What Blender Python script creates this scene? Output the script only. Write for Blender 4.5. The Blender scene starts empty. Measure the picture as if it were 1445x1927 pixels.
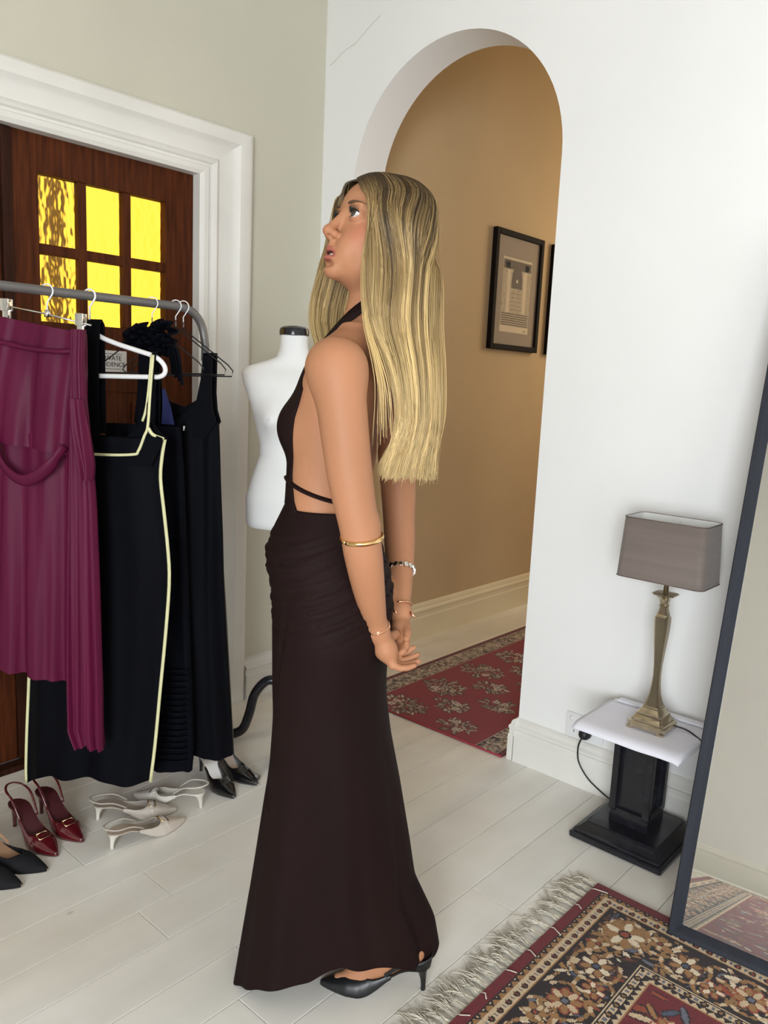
import bpy, bmesh, math, random
import numpy as np
from mathutils import Vector, Matrix, Euler

random.seed(7)
rng = np.random.default_rng(11)
SC = bpy.context.scene
COL = SC.collection

# ------------------------------------------------------------------ camera
YAW, PITCH, ROLL = math.radians(41.34), math.radians(9.33), math.radians(2.6)
def _cam():
    f = Vector((-math.sin(YAW)*math.cos(PITCH), math.cos(YAW)*math.cos(PITCH), -math.sin(PITCH)))
    r = Vector((math.cos(YAW), math.sin(YAW), 0)); u = r.cross(f)
    c, s = math.cos(ROLL), math.sin(ROLL)
    r2 = c*r + s*u; u2 = -s*r + c*u
    cd = bpy.data.cameras.new('camera'); co = bpy.data.objects.new('camera', cd); COL.objects.link(co)
    cd.sensor_fit = 'HORIZONTAL'; cd.sensor_width = 36.0; cd.lens = 1490.0/1445.0*36.0
    cd.clip_start = 0.05; cd.clip_end = 100
    m = Matrix((r2, u2, -f)).transposed().to_4x4(); m.translation = Vector((0, 0, 1.38))
    co.matrix_world = m
    SC.camera = co
_cam()

# ------------------------------------------------------------------ world, window light, exposure
SC.view_settings.view_transform = 'Standard'
SC.view_settings.look = 'None'
SC.view_settings.gamma = 1.0
SC.view_settings.use_curve_mapping = False
SC.view_settings.exposure = 0.08
W = bpy.data.worlds.new('sky'); SC.world = W; W.use_nodes = True
_bg = W.node_tree.nodes['Background']
_bg.inputs[0].default_value = (0.80, 0.90, 1.0, 1); _bg.inputs[1].default_value = 2.0

def area(name, loc, target, sx, sy, power, color):
    l = bpy.data.lights.new(name, 'AREA'); l.shape = 'RECTANGLE'; l.size = sx; l.size_y = sy
    l.energy = power; l.color = color
    o = bpy.data.objects.new(name, l); COL.objects.link(o); o.location = loc
    o.rotation_euler = (Vector(target)-Vector(loc)).to_track_quat('-Z', 'Y').to_euler()
    return o
# daylight entering by the rear window (behind the photographer)
area('window_daylight', (1.05, -2.04, 1.35), (1.0, 4, .15), 1.5, 1.6, 158, (0.89, 0.95, 1.0))
area('hall_warm_light', (-1.45, 5.6, 2.2), (-2.6, 3.3, 1.2), 0.9, 1.2, 26, (1.0, 0.82, 0.56))  # unseen warm lamp put in the hall, lighting its wall from the right

# ------------------------------------------------------------------ helpers
MATS = {}
def _nt(name):
    m = bpy.data.materials.new(name); m.use_nodes = True; MATS[name] = m
    nt = m.node_tree; b = nt.nodes['Principled BSDF']
    return m, nt, b
def node(nt, t, **kw):
    n = nt.nodes.new(t)
    for k, v in kw.items():
        if k.startswith('i_'):
            key = k[2:]; key = int(key) if key.isdigit() else key.replace('_', ' ')
            n.inputs[key].default_value = v
        else: setattr(n, k, v)
    return n
def lin(c):
    return tuple(((x/255)/12.92 if x/255 <= .04045 else ((x/255+.055)/1.055)**2.4) for x in c)
def mat(name, col, rough=.6, metal=0., var=.08, scale=(8, 8, 8), bump=0., bscale=60., detail=4., spec=.5, sheen=0., coat=0., sub=0.):
    """principled material, colour mottled by a stretched noise, optional fine bump"""
    if name in MATS: return MATS[name]
    m, nt, b = _nt(name)
    tc = node(nt, 'ShaderNodeTexCoord'); mp = node(nt, 'ShaderNodeMapping'); mp.inputs['Scale'].default_value = scale
    nz = node(nt, 'ShaderNodeTexNoise', i_Scale=1.0, i_Detail=detail)
    nt.links.new(tc.outputs['Object'], mp.inputs[0]); nt.links.new(mp.outputs[0], nz.inputs['Vector'])
    rp = node(nt, 'ShaderNodeValToRGB')
    lo = [max(0, c*(1-var)) for c in col]; hi = [min(1, c*(1+var)) for c in col]
    rp.color_ramp.elements[0].color = (*lo, 1); rp.color_ramp.elements[1].color = (*hi, 1)
    rp.color_ramp.elements[0].position = .3; rp.color_ramp.elements[1].position = .7
    nt.links.new(nz.outputs[0], rp.inputs[0]); nt.links.new(rp.outputs[0], b.inputs['Base Color'])
    b.inputs['Roughness'].default_value = rough; b.inputs['Metallic'].default_value = metal
    b.inputs['Specular IOR Level'].default_value = spec
    if sheen: b.inputs['Sheen Weight'].default_value = sheen
    if coat: b.inputs['Coat Weight'].default_value = coat; b.inputs['Coat Roughness'].default_value = .08
    if sub:
        b.inputs['Subsurface Weight'].default_value = sub; b.inputs['Subsurface Radius'].default_value = (.6, .25, .12)
        b.inputs['Subsurface Scale'].default_value = .012
    if bump:
        n2 = node(nt, 'ShaderNodeTexNoise', i_Scale=bscale, i_Detail=3.0); nt.links.new(tc.outputs['Object'], n2.inputs['Vector'])
        bp = node(nt, 'ShaderNodeBump', i_Strength=bump, i_Distance=.004)
        nt.links.new(n2.outputs[0], bp.inputs['Height']); nt.links.new(bp.outputs[0], b.inputs['Normal'])
    return m
def attr_mat(name, rough=.8, bump=0., bscale=300., sub=0., spec=.4, sheen=0.):
    """colour read from the mesh's 'tint' attribute (woven or dyed pattern)"""
    m, nt, b = _nt(name)
    a = node(nt, 'ShaderNodeAttribute', attribute_name='tint')
    nt.links.new(a.outputs['Color'], b.inputs['Base Color'])
    b.inputs['Roughness'].default_value = rough; b.inputs['Specular IOR Level'].default_value = spec
    if sheen: b.inputs['Sheen Weight'].default_value = sheen
    if sub:
        b.inputs['Subsurface Weight'].default_value = sub; b.inputs['Subsurface Radius'].default_value = (.6, .25, .12)
        b.inputs['Subsurface Scale'].default_value = .010
    if bump:
        tc = node(nt, 'ShaderNodeTexCoord')
        n2 = node(nt, 'ShaderNodeTexNoise', i_Scale=bscale, i_Detail=2.0); nt.links.new(tc.outputs['Object'], n2.inputs['Vector'])
        bp = node(nt, 'ShaderNodeBump', i_Strength=bump, i_Distance=.003)
        nt.links.new(n2.outputs[0], bp.inputs['Height']); nt.links.new(bp.outputs[0], b.inputs['Normal'])
    return m

def tag(o, label=None, cat=None, group=None, kind=None):
    if label: o['label'] = label
    if cat: o['category'] = cat
    if group: o['group'] = group
    if kind: o['kind'] = kind
    return o
def empty(name, loc=(0, 0, 0), rz=0., parent=None):
    o = bpy.data.objects.new(name, None); COL.objects.link(o); o.location = loc; o.rotation_euler = (0, 0, rz)
    o.empty_display_size = .05
    if parent: o.parent = parent
    return o
def link(name, me, m=None, parent=None, loc=None, rot=None):
    o = bpy.data.objects.new(name, me); COL.objects.link(o)
    if m is not None and not me.materials: me.materials.append(m)
    if parent: o.parent = parent
    if loc is not None: o.location = loc
    if rot is not None: o.rotation_euler = rot
    return o
def pymesh(name, vs, fs, smooth=False):
    me = bpy.data.meshes.new(name); me.from_pydata([tuple(map(float, v)) for v in vs], [], [tuple(map(int, f)) for f in fs]); me.update()
    if smooth:
        for p in me.polygons: p.use_smooth = True
    return me

class MB:
    """collects shapes for ONE mesh object"""
    def __init__(s): s.v = []; s.f = []
    def add(s, vs, fs):
        n = len(s.v); s.v += [tuple(map(float, v)) for v in vs]; s.f += [tuple(i+n for i in f) for f in fs]; return s
    def box(s, lo, hi, bev=0., M=None):
        x0, y0, z0 = lo; x1, y1, z1 = hi
        if bev <= 0:
            vs = [(x0,y0,z0),(x1,y0,z0),(x1,y1,z0),(x0,y1,z0),(x0,y0,z1),(x1,y0,z1),(x1,y1,z1),(x0,y1,z1)]
            fs = [(3,2,1,0),(4,5,6,7),(0,1,5,4),(1,2,6,5),(2,3,7,6),(3,0,4,7)]
        else:
            bm = bmesh.new(); bmesh.ops.create_cube(bm, size=1)
            for v in bm.verts: v.co = Vector(((x0+x1)/2+v.co.x*(x1-x0), (y0+y1)/2+v.co.y*(y1-y0), (z0+z1)/2+v.co.z*(z1-z0)))
            bmesh.ops.bevel(bm, geom=bm.edges[:], offset=bev, segments=2, affect='EDGES', profile=.6)
            bm.verts.index_update(); vs = [v.co[:] for v in bm.verts]; fs = [tuple(v.index for v in f.verts) for f in bm.faces]; bm.free()
        if M is not None: vs = [tuple(M @ Vector(v)) for v in vs]
        return s.add(vs, fs)
    def loft(s, rings, close=True, cap=True):
        n = len(rings[0]); vs = [p for r in rings for p in r]; fs = []
        for i in range(len(rings)-1):
            for j in range(n if close else n-1):
                k = (j+1) % n
                fs.append((i*n+j, i*n+k, (i+1)*n+k, (i+1)*n+j))
        if cap and close:
            fs.append(tuple(range(n-1, -1, -1))); fs.append(tuple((len(rings)-1)*n+j for j in range(n)))
        return s.add(vs, fs)
    def tube(s, pts, r, n=8, cap=True, flat=1., up=None):
        pts = [Vector(p) for p in pts]; m = len(pts)
        rs = list(r) if hasattr(r, '__len__') else [r]*m
        rings = []; prev = None
        for i, p in enumerate(pts):
            t = (pts[min(i+1, m-1)]-pts[max(i-1, 0)])
            if t.length < 1e-9: t = Vector((0, 0, 1))
            t.normalize()
            if up is not None: a = Vector(up)
            elif prev is None: a = Vector((0, 0, 1)) if abs(t.z) < .9 else Vector((1, 0, 0))
            else: a = prev
            a = a - t*a.dot(t)
            if a.length < 1e-6: a = t.orthogonal()
            a.normalize(); prev = a; b = t.cross(a)
            rings.append([tuple(p + a*math.cos(2*math.pi*k/n)*rs[i]*flat + b*math.sin(2*math.pi*k/n)*rs[i]) for k in range(n)])
        return s.loft(rings, True, cap)
    def lathe(s, prof, n=24, c=(0, 0, 0)):
        rings = [[(c[0]+r*math.cos(2*math.pi*k/n), c[1]+r*math.sin(2*math.pi*k/n), c[2]+z) for k in range(n)] for r, z in prof]
        return s.loft(rings)
    def ngon_prism(s, poly, axis, a, b):
        """poly in the two other axes (cyclic order), extruded along axis from a to b"""
        def P(p, t):
            if axis == 0: return (t, p[0], p[1])
            if axis == 1: return (p[0], t, p[1])
            return (p[0], p[1], t)
        n = len(poly); vs = [P(p, a) for p in poly]+[P(p, b) for p in poly]
        fs = [tuple(range(n)), tuple(range(2*n-1, n-1, -1))]+[(i, (i+1) % n+0, (i+1) % n+n, i+n)[::-1] for i in range(n)]
        return s.add(vs, fs)
    def mesh(s, name, smooth=False, fixn=True):
        me = pymesh(name, s.v, s.f, smooth)
        if fixn:
            bm = bmesh.new(); bm.from_mesh(me); bmesh.ops.recalc_face_normals(bm, faces=bm.faces[:]); bm.to_mesh(me); bm.free()
        return me
    def build(s, name, m, parent=None, smooth=False, loc=None, rot=None, angle=None):
        me = s.mesh(name, smooth or angle is not None)
        if angle is not None:
            me.set_sharp_from_angle(angle=math.radians(angle))
        return link(name, me, m, parent, loc, rot)
def smooth_path(pts, n=8):
    """Catmull-Rom through pts"""
    P = [np.array(p, float) for p in pts]; P = [2*P[0]-P[1]]+P+[2*P[-1]-P[-2]]; out = []
    for i in range(1, len(P)-2):
        for k in range(n):
            t = k/n; a, b, c, d = P[i-1], P[i], P[i+1], P[i+2]
            out.append(.5*((2*b)+(-a+c)*t+(2*a-5*b+4*c-d)*t*t+(-a+3*b-3*c+d)*t**3))
    out.append(P[-2]); return out
def interp(tab, z):
    """linear interpolation in a table [(z, a, b, ...)]"""
    zs = [t[0] for t in tab]
    return [float(np.interp(z, zs, [t[k] for t in tab])) for k in range(1, len(tab[0]))]
def setattr_tint(me, cols, domain='POINT'):
    a = me.color_attributes.new('tint', 'FLOAT_COLOR', domain)
    buf = np.ones((len(cols), 4), np.float32); buf[:, :3] = cols; a.data.foreach_set('color', buf.ravel())
def copy_thing(root, loc=None, rz=None, label=None):
    r = root.copy(); COL.objects.link(r)
    if loc is not None: r.location = loc
    if rz is not None: r.rotation_euler = (0, 0, rz)
    if label: r['label'] = label
    for c in list(root.children):
        d = c.copy(); COL.objects.link(d); d.parent = r
        for g in list(c.children):
            e = g.copy(); COL.objects.link(e); e.parent = d
    return r
# ------------------------------------------------------------------ materials of the setting
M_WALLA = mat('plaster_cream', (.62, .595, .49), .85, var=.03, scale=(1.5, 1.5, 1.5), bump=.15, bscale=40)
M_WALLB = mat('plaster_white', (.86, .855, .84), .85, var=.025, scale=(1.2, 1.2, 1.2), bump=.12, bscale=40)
M_HALL = mat('plaster_tan', (.56, .42, .25), .85, var=.04, scale=(2, 2, 2), bump=.15, bscale=40)
M_CEIL = mat('ceiling_paint', (.60, .54, .46), .9, var=.02)
M_TRIM = mat('gloss_white_paint', (.80, .78, .73), .38, var=.05, scale=(3, 3, 3), bump=.06, bscale=25)
M_HTRIM = mat('cream_paint', (.78, .70, .50), .5, var=.05, scale=(3, 3, 3))
M_BOARD = mat('white_washed_board', (.82, .80, .75), .40, var=.10, scale=(5, 1.1, 5), bump=.10, bscale=14, detail=6)
def knots(m):
    """sparse knots and dents in the painted boards"""
    nt = m.node_tree; b = nt.nodes['Principled BSDF']; src = b.inputs['Base Color'].links[0].from_socket
    ge = node(nt, 'ShaderNodeNewGeometry'); mp = node(nt, 'ShaderNodeMapping'); mp.inputs['Scale'].default_value = (1.5, .8, 1); nt.links.new(ge.outputs['Position'], mp.inputs[0])
    vo = node(nt, 'ShaderNodeTexVoronoi', i_Scale=3.4, i_Randomness=1.0); nt.links.new(mp.outputs[0], vo.inputs['Vector'])
    r = node(nt, 'ShaderNodeValToRGB'); r.color_ramp.elements[0].position = .020; r.color_ramp.elements[1].position = .045
    r.color_ramp.elements[0].color = (.62, .58, .52, 1); r.color_ramp.elements[1].color = (1, 1, 1, 1); nt.links.new(vo.outputs['Distance'], r.inputs[0])
    n2 = node(nt, 'ShaderNodeTexNoise', i_Scale=2.2, i_Detail=3.0); nt.links.new(ge.outputs['Position'], n2.inputs['Vector'])
    r2 = node(nt, 'ShaderNodeValToRGB'); r2.color_ramp.elements[0].position = .35; r2.color_ramp.elements[1].position = .62
    r2.color_ramp.elements[0].color = (.90, .875, .83, 1); r2.color_ramp.elements[1].color = (1, 1, 1, 1); nt.links.new(n2.outputs[0], r2.inputs[0])
    last = src
    for q in (r, r2):
        mx = node(nt, 'ShaderNodeMix', data_type='RGBA', blend_type='MULTIPLY'); mx.inputs[0].default_value = 1.0
        nt.links.new(last, mx.inputs[6]); nt.links.new(q.outputs[0], mx.inputs[7]); last = mx.outputs[2]
    nt.links.new(last, b.inputs['Base Color'])
knots(M_BOARD)
M_JOINT = mat('board_gap', (.20, .17, .13), .9)
M_WOOD = mat('mahogany', (.072, .018, .005), .55, spec=.12, var=.45, scale=(70, 70, 5), bump=.1, bscale=90, detail=6)
M_WOODD = mat('dark_mahogany', (.030, .009, .004), .55, spec=.12, var=.4, scale=(70, 70, 5), detail=6)

XA, YB, CEIL, YR, XR = -2.60, 2.46, 3.25, -2.0, 2.45
HX = -1.15            # right wall of the hall
HY = 6.6              # end of the hall
AT = .175             # thickness of the arch wall

# floor: base slab and single boards
fl = MB().box((XA, YR, -.06), (XR, HY, -.013)).build('floor', M_JOINT); tag(fl, kind='structure')
BW = .1383
k0 = int(math.floor((XA+1.80)/BW)); k1 = int(math.ceil((XR+1.80)/BW))
_bm_cache = {}
def board_mesh(w, L):
    key = (round(w, 4), round(L, 3))
    if key not in _bm_cache:
        _bm_cache[key] = MB().box((0, 0, -.018), (w, L, 0), .0016).mesh('board')
        _bm_cache[key].materials.append(M_BOARD)
    return _bm_cache[key]
LENS = (2.4, 1.8, 3.0)
for k in range(k0, k1+1):
    xa = -1.80+k*BW; xb = xa+BW-.0016
    xa = max(xa, XA); xb = min(xb, XR)
    if xb-xa < .02: continue
    y = YR; yend = HY if xa < HX else YB
    seq = 0; y -= random.choice((0, .6, 1.1))
    while y < yend-.05:
        L = LENS[(k*2+seq) % 3]; a = max(y, YR); b = min(y+L-.0012, yend)
        if b-a > .1: link('board', board_mesh(xb-xa, b-a), None, fl, loc=(xa, a, 0))
        y += L; seq += 1

# left wall (with the door and, further on, the hall wall in the same plane)
D0, D1, DH = .46, 1.834, 2.112
def wall_piece(mb, x0, x1, y0, y1, z0, z1): mb.box((x0, y0, z0), (x1, y1, z1))
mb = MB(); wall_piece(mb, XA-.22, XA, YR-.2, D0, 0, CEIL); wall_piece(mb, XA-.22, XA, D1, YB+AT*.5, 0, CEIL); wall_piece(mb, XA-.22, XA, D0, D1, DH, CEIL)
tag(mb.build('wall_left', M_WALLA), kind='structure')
tag(MB().box((XA-.22, YB+AT*.5, 0), (XA, HY, CEIL)).build('wall_hall', M_HALL), kind='structure')
# hairline crack in the plaster, top of the arch wall
# back wall with the arch
AX0, AX1, AZ = -2.412, -1.447, 2.160
def arch_wall():
    n = 40; r = (AX1-AX0)/2; cx = (AX0+AX1)/2
    arc = [(cx-r*math.cos(math.pi*i/n), AZ+r*math.sin(math.pi*i/n)) for i in range(n+1)]
    mb = MB(); y0, y1 = YB, YB+AT
    inner = [(AX0, 0)]+arc+[(AX1, 0)]
    outer = [(XA, 0)]
    # outer points matching the inner ones
    for (x, z) in arc:
        a = math.atan2(z-AZ, x-cx)
        t = (x-AX0)/(AX1-AX0)
        outer.append((XA+(XR-XA)*t if 0 < t < 1 else (XA if t <= 0 else XR), CEIL if 0 < t < 1 else AZ))
    outer.append((XR, 0))
    outer[2] = (XA, CEIL); outer[-3] = (XR, CEIL)
    m = len(inner); vs = []
    for p in inner: vs += [(p[0], y0, p[1]), (p[0], y1, p[1])]
    for p in outer: vs += [(p[0], y0, p[1]), (p[0], y1, p[1])]
    fs = []
    for i in range(m-1):
        a, b = 2*i, 2*(i+1); A, B = 2*m+2*i, 2*m+2*(i+1)
        fs += [(a, b, B, A), (a+1, A+1, B+1, b+1), (a, a+1, b+1, b)]
    return mb.add(vs, fs)
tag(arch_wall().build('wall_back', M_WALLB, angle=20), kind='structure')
cr = smooth_path([(-2.575, YB-.0004, 2.665), (-2.50, YB-.0004, 2.70), (-2.43, YB-.0004, 2.722), (-2.36, YB-.0004, 2.76), (-2.30, YB-.0004, 2.79)], 6)
MB().tube([(p[0], p[1], p[2]+random.uniform(-.003, .003)) for p in cr], .0009, 4).build('plaster_crack', mat('crack_line', (.42, .37, .28), .9), bpy.data.objects['wall_back'])  # crack drawn as a thin line darker than the plaster
cr = smooth_path([(XA+.0004, 2.235, 2.93), (XA+.0004, 2.33, 2.905), (XA+.0004, 2.40, 2.90)], 6)
MB().tube([(p[0], p[1], p[2]+random.uniform(-.003, .003)) for p in cr], .0009, 4).build('plaster_crack', MATS['crack_line'], bpy.data.objects['wall_left'])
# far sides of the room, ceilings, hall
mb = MB(); WX0, WX1, WZ0, WZ1 = .25, 1.85, .50, 2.25
wall_piece(mb, XA, WX0, YR-.2, YR, 0, CEIL); wall_piece(mb, WX1, XR, YR-.2, YR, 0, CEIL)
wall_piece(mb, WX0, WX1, YR-.2, YR, 0, WZ0); wall_piece(mb, WX0, WX1, YR-.2, YR, WZ1, CEIL)
tag(mb.build('wall_rear', M_WALLB), kind='structure')
tag(MB().box((XR, YR-.2, 0), (XR+.2, YB+AT, CEIL)).build('wall_right', M_WALLB), kind='structure')
tag(MB().box((XA-.22, YR-.2, CEIL), (XR+.2, HY+.2, CEIL+.15)).build('ceiling', M_CEIL), kind='structure')
tag(MB().box((HX, YB+AT, 0), (HX+.15, HY, CEIL)).build('wall_hall_side', M_HALL), kind='structure')
tag(MB().box((XA, HY, 0), (HX+.15, HY+.15, CEIL)).build('wall_hall_end', M_HALL), kind='structure')
# rear window (behind the photographer)
wr = empty('window_1', ((WX0+WX1)/2, YR-.16, WZ0)); tag(wr, kind='structure')
hw = (WX1-WX0)/2; hh = WZ1-WZ0
for nm, a, b in (('window_frame', (-hw, -.03, 0), (-hw+.06, .03, hh)), ('window_frame', (hw-.06, -.03, 0), (hw, .03, hh)), ('window_frame', (-hw+.06, -.03, hh-.06), (hw-.06, .03, hh)), ('window_frame', (-hw+.06, -.03, 0), (hw-.06, .03, .06)), ('mullion', (-.025, -.025, .06), (.025, .025, hh-.06))):
    MB().box(a, b, .004).build(nm, M_TRIM, wr)

# baseboards: profile extruded along the wall
def skirting(name, p0, p1, nrm, h, m, d=.022):
    prof = [(0, 0), (d, 0), (d, h*.60), (d*.82, h*.64), (d*.82, h*.74), (d*1.0, h*.78), (d*.95, h*.82), (d*.62, h*.87), (d*.50, h*.94), (d*.25, h*.985), (0, h)]
    n = Vector((nrm[0], nrm[1], 0))
    r = [[tuple(Vector((*p, 0))+n*a+Vector((0, 0, z))) for a, z in prof] for p in (p0, p1)]
    return tag(MB().loft(r).build(name, m, angle=25), kind='structure')
BH = .175
skirting('baseboard_left', (XA, 2.062), (XA, YB), (1, 0), BH, M_TRIM, .045)
skirting('baseboard_left_2', (XA, YR), (XA, .25), (1, 0), BH, M_TRIM, .03)
skirting('baseboard_back', (AX1-.002, YB), (XR, YB), (0, -1), BH-.01, M_TRIM, .026)
skirting('baseboard_back_end', (AX1, YB-.026), (AX1, YB+AT), (-1, 0), BH-.01, M_TRIM, .026)
skirting('baseboard_back_corner', (XA, YB), (AX0, YB), (0, -1), BH-.01, M_TRIM, .026)
skirting('baseboard_hall', (XA, YB+AT), (XA, HY), (1, 0), .20, M_HTRIM, .022)
skirting('baseboard_rear', (XA, YR), (XR, YR), (0, 1), BH, M_TRIM, .026)
skirting('baseboard_right', (XR, YR), (XR, YB), (-1, 0), BH, M_TRIM, .026)

# door casing: mitred profiled boards (width measured outwards from the opening)
CW = .222
prof = [(-.006, -.05), (-.006, .012), (.010, .020), (.030, .020), (.036, .013), (.046, .013), (.052, .022), (.062, .026), (.072, .022), (.078, .016), (.130, .018), (.150, .024), (.165, .036), (.200, .042), (.212, .040), (CW, .034), (CW, 0)]
tr = empty('trim_1', (XA, D1, 0)); tag(tr, kind='structure')
DHT = 2.112; CWT = .178
def casing(nm, pts):
    # pts: list of (corner function) giving y, z for an offset a
    rings = []
    for fy in pts: rings.append([(XA+t, *fy(a)) for a, t in prof])
    o = MB().loft(rings).build(nm, M_TRIM, angle=25)
    o.parent = tr; o.location = (-XA, -D1, 0)
    return o
casing('side_casing', [lambda a: (D1+a, 0), lambda a: (D1+a, DHT+a*CWT/CW)])
casing('head_casing', [lambda a: (D1+a, DHT+a*CWT/CW), lambda a: (D0-a, DHT+a*CWT/CW)])
casing('side_casing', [lambda a: (D0-a, DHT+a*CWT/CW), lambda a: (D0-a, 0)])
th = tag(MB().box((XA-.10, D0, 0), (XA+.01, D1, .022), .004).build('trim_2', M_WOODD), kind='structure')
MB().box((XA-.055, D0, .022), (XA-.035, D1, .034), .003).build('weather_strip', mat('worn_aluminium', (.45, .46, .50), .35, .8), th)

# ---- the door: two leaves in dark mahogany, the right one with six amber panes
def amber_glass():
    m, nt, b = _nt('amber_glass')
    b.inputs['Base Color'].default_value = (1.0, .52, .04, 1); b.inputs['Roughness'].default_value = .12
    b.inputs['Transmission Weight'].default_value = 1.0; b.inputs['IOR'].default_value = 1.35
    tc = node(nt, 'ShaderNodeTexCoord'); mp = node(nt, 'ShaderNodeMapping'); mp.inputs['Scale'].default_value = (1, 1, .62)
    nt.links.new(tc.outputs['Object'], mp.inputs[0])
    nz = node(nt, 'ShaderNodeTexNoise', i_Scale=34.0, i_Detail=1.0); nt.links.new(mp.outputs[0], nz.inputs['Vector'])
    bp = node(nt, 'ShaderNodeBump', i_Strength=.30, i_Distance=.02)
    nt.links.new(nz.outputs[0], bp.inputs['Height']); nt.links.new(bp.outputs[0], b.inputs['Normal'])
    return m
M_AMBER = amber_glass()
def door_leaf(name, y0, y1):
    d = empty(name, (XA-.03, y0, .028)); tag(d, kind='structure')
    w = y1-y0; H = DH-.028-.004; o = .028
    def bx(nm, ya, yb, za, zb, xa=-.04, xb=0., m=M_WOOD, bev=.003):
        return MB().box((xa, ya, za-o), (xb, yb, zb-o), bev).build(nm, m, d)
    ps = [(.090, .226), (.256, .391), (.422, .561)]      # pane columns (from y0)
    if name != 'door_1': ps = [(w-b, w-a) for a, b in ps][::-1]
    zs = [(1.527, 1.742), (1.775, 1.991)]
    bx('stile', 0, ps[0][0], .028, DH-.004); bx('stile', ps[2][1], w, .028, DH-.004)
    bx('top_rail', ps[0][0], ps[2][1], zs[1][1], DH-.004)
    bx('lock_rail', ps[0][0], ps[2][1], 1.30, zs[0][0])
    bx('bottom_rail', ps[0][0], ps[2][1], .028, .26)
    bx('mid_stile', w/2-.045, w/2+.045, .26, 1.30)
    for a, b in ((ps[0][1], ps[1][0]), (ps[1][1], ps[2][0])): bx('muntin', a, b, zs[0][0], zs[1][1], -.034, -.004)
    for a, b in ps: bx('muntin', a, b, zs[0][1], zs[1][0], -.034, -.004)
    for a, b in ps:
        for za, zb in zs: bx('pane', a-.004, b+.004, za-.004, zb+.004, -.022, -.017, M_AMBER, 0)
    for a, b in ((ps[0][0], w/2-.045), (w/2+.045, ps[2][1])):
        bx('panel', a, b, .26, 1.30, -.030, -.012, M_WOOD, .0)
        # raised field
        bx('panel_field', a+.035, b-.035, .295, 1.265, -.012, -.004, M_WOOD, .004)
    return d
d1 = door_leaf('door_1', 1.150, D1-.003)
d2 = door_leaf('door_2', D0+.003, 1.118)
MB().box((-.035, -.030, 0), (.012, .002, DH-.034), .004).build('astragal', M_WOODD, d1)
# outside the door: the pale path, and a dark post added to darken panes
out = tag(MB().box((-9, -6, -.25), (XA-.25, 9, -.06)).build('ground_outside', mat('pale_paving', (.62, .60, .55), .8)), kind='structure')
M_POST = mat('dark_timber', (.10, .05, .03), .7)
op = MB()
op.box((-3.95, 1.885, -.06), (-3.88, 1.955, 3.4), .01); op.box((-4.00, 1.83, -.06), (-3.80, 2.00, .3), .01)
tag(op.build('added_dark_post', M_POST), 'dark post added outside to darken the left amber door panes', 'post')

# brass sign on the door
sg = empty('door_sign', (XA-.029, 1.484, 1.408)); tag(sg, 'small silver plaque reading private residence on the dark door', 'sign')
MB().box((0, -.062, -.038), (.004, .062, .038), .0015).build('plate', mat('brushed_silver', (.62, .60, .58), .35, .6), sg)
M_INK = mat('black_ink', (.02, .02, .02), .6)
def text_mesh(txt, size):
    c = bpy.data.curves.new('t', 'FONT'); c.body = txt; c.size = size; c.align_x = 'CENTER'; c.align_y = 'CENTER'; c.extrude = .0004; c.resolution_u = 3
    o = bpy.data.objects.new('t', c); COL.objects.link(o); bpy.context.view_layer.update()
    me = bpy.data.meshes.new_from_object(o.evaluated_get(bpy.context.evaluated_depsgraph_get())); bpy.data.objects.remove(o)
    me.materials.clear(); return me
for t, z in (('PRIVATE', .011), ('RESIDENCE', -.011)):
    link('lettering', text_mesh(t, .022), M_INK, sg, (.0045, 0, z), (math.pi/2, 0, math.pi/2))
for z in (.026, -.026): MB().box((.004, -.045, z-.0008), (.0047, .045, z+.0008)).build('border_line', M_INK, sg)
# ------------------------------------------------------------------ materials of the things
M_BLACKP = mat('black_gloss_paint', (.012, .012, .016), .22, var=.3, scale=(20, 20, 20), bump=.05, bscale=60)
M_WHITEP = mat('white_lacquer', (.80, .80, .86), .45, var=.04)
M_PAPER = mat('white_paper', (.80, .79, .86), .8, var=.03)
M_BRASS = mat('antique_brass', (.54, .46, .33), .24, .95, var=.12, scale=(30, 30, 6))
M_SHADE = mat('taupe_silk', (.170, .137, .120), .75, var=.08, scale=(3, 3, 60), bump=.1, bscale=400, sheen=.3)
M_SHADEIN = mat('shade_lining', (.72, .72, .70), .7)
M_CABLE = mat('black_cable', (.010, .010, .012), .5)
M_PLASTIC = mat('white_plastic', (.82, .82, .82), .35, var=.02)
M_DARK = mat('dark_slot', (.01, .01, .01), .7)
M_STEEL = mat('grey_steel', (.19, .18, .175), .45, .55, var=.1)
M_CHROME = mat('chrome', (.80, .80, .80), .15, 1.0, var=.02)
M_MFRAME = mat('slate_frame', (.018, .021, .030), .5, var=.15, scale=(40, 40, 4), spec=.3)
M_FABW = mat('white_jersey', (.84, .84, .83), .8, var=.02, bump=.05, bscale=300)

# ---- pedestal table in the corner by the mirror
ped = empty('pedestal_table', (-.898, 2.283, 0)); tag(ped, 'small black pedestal table with a white top beside the mirror', 'table')
def frust(mb, w0, d0, z0, w1, d1, z1):
    r = lambda w, d, z: [(-w, -d, z), (w, -d, z), (w, d, z), (-w, d, z)]
    mb.loft([r(w0, d0, z0), r(w1, d1, z1)]); return mb
pb = MB(); sq = lambda w, z, c=.004: [(-w+c, -w, z), (w-c, -w, z), (w, -w+c, z), (w, w-c, z), (w-c, w, z), (-w+c, w, z), (-w, w-c, z), (-w, -w+c, z)]
pb.loft([sq(w*.955, z) for w, z in ((.150, 0), (.155, .004), (.156, .016), (.152, .021), (.146, .022), (.146, .030), (.132, .036), (.122, .048), (.118, .050), (.116, .056), (.085, .060))])
pb.build('base', M_BLACKP, ped, angle=30)
cb = MB(); cx0 = .006
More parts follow.
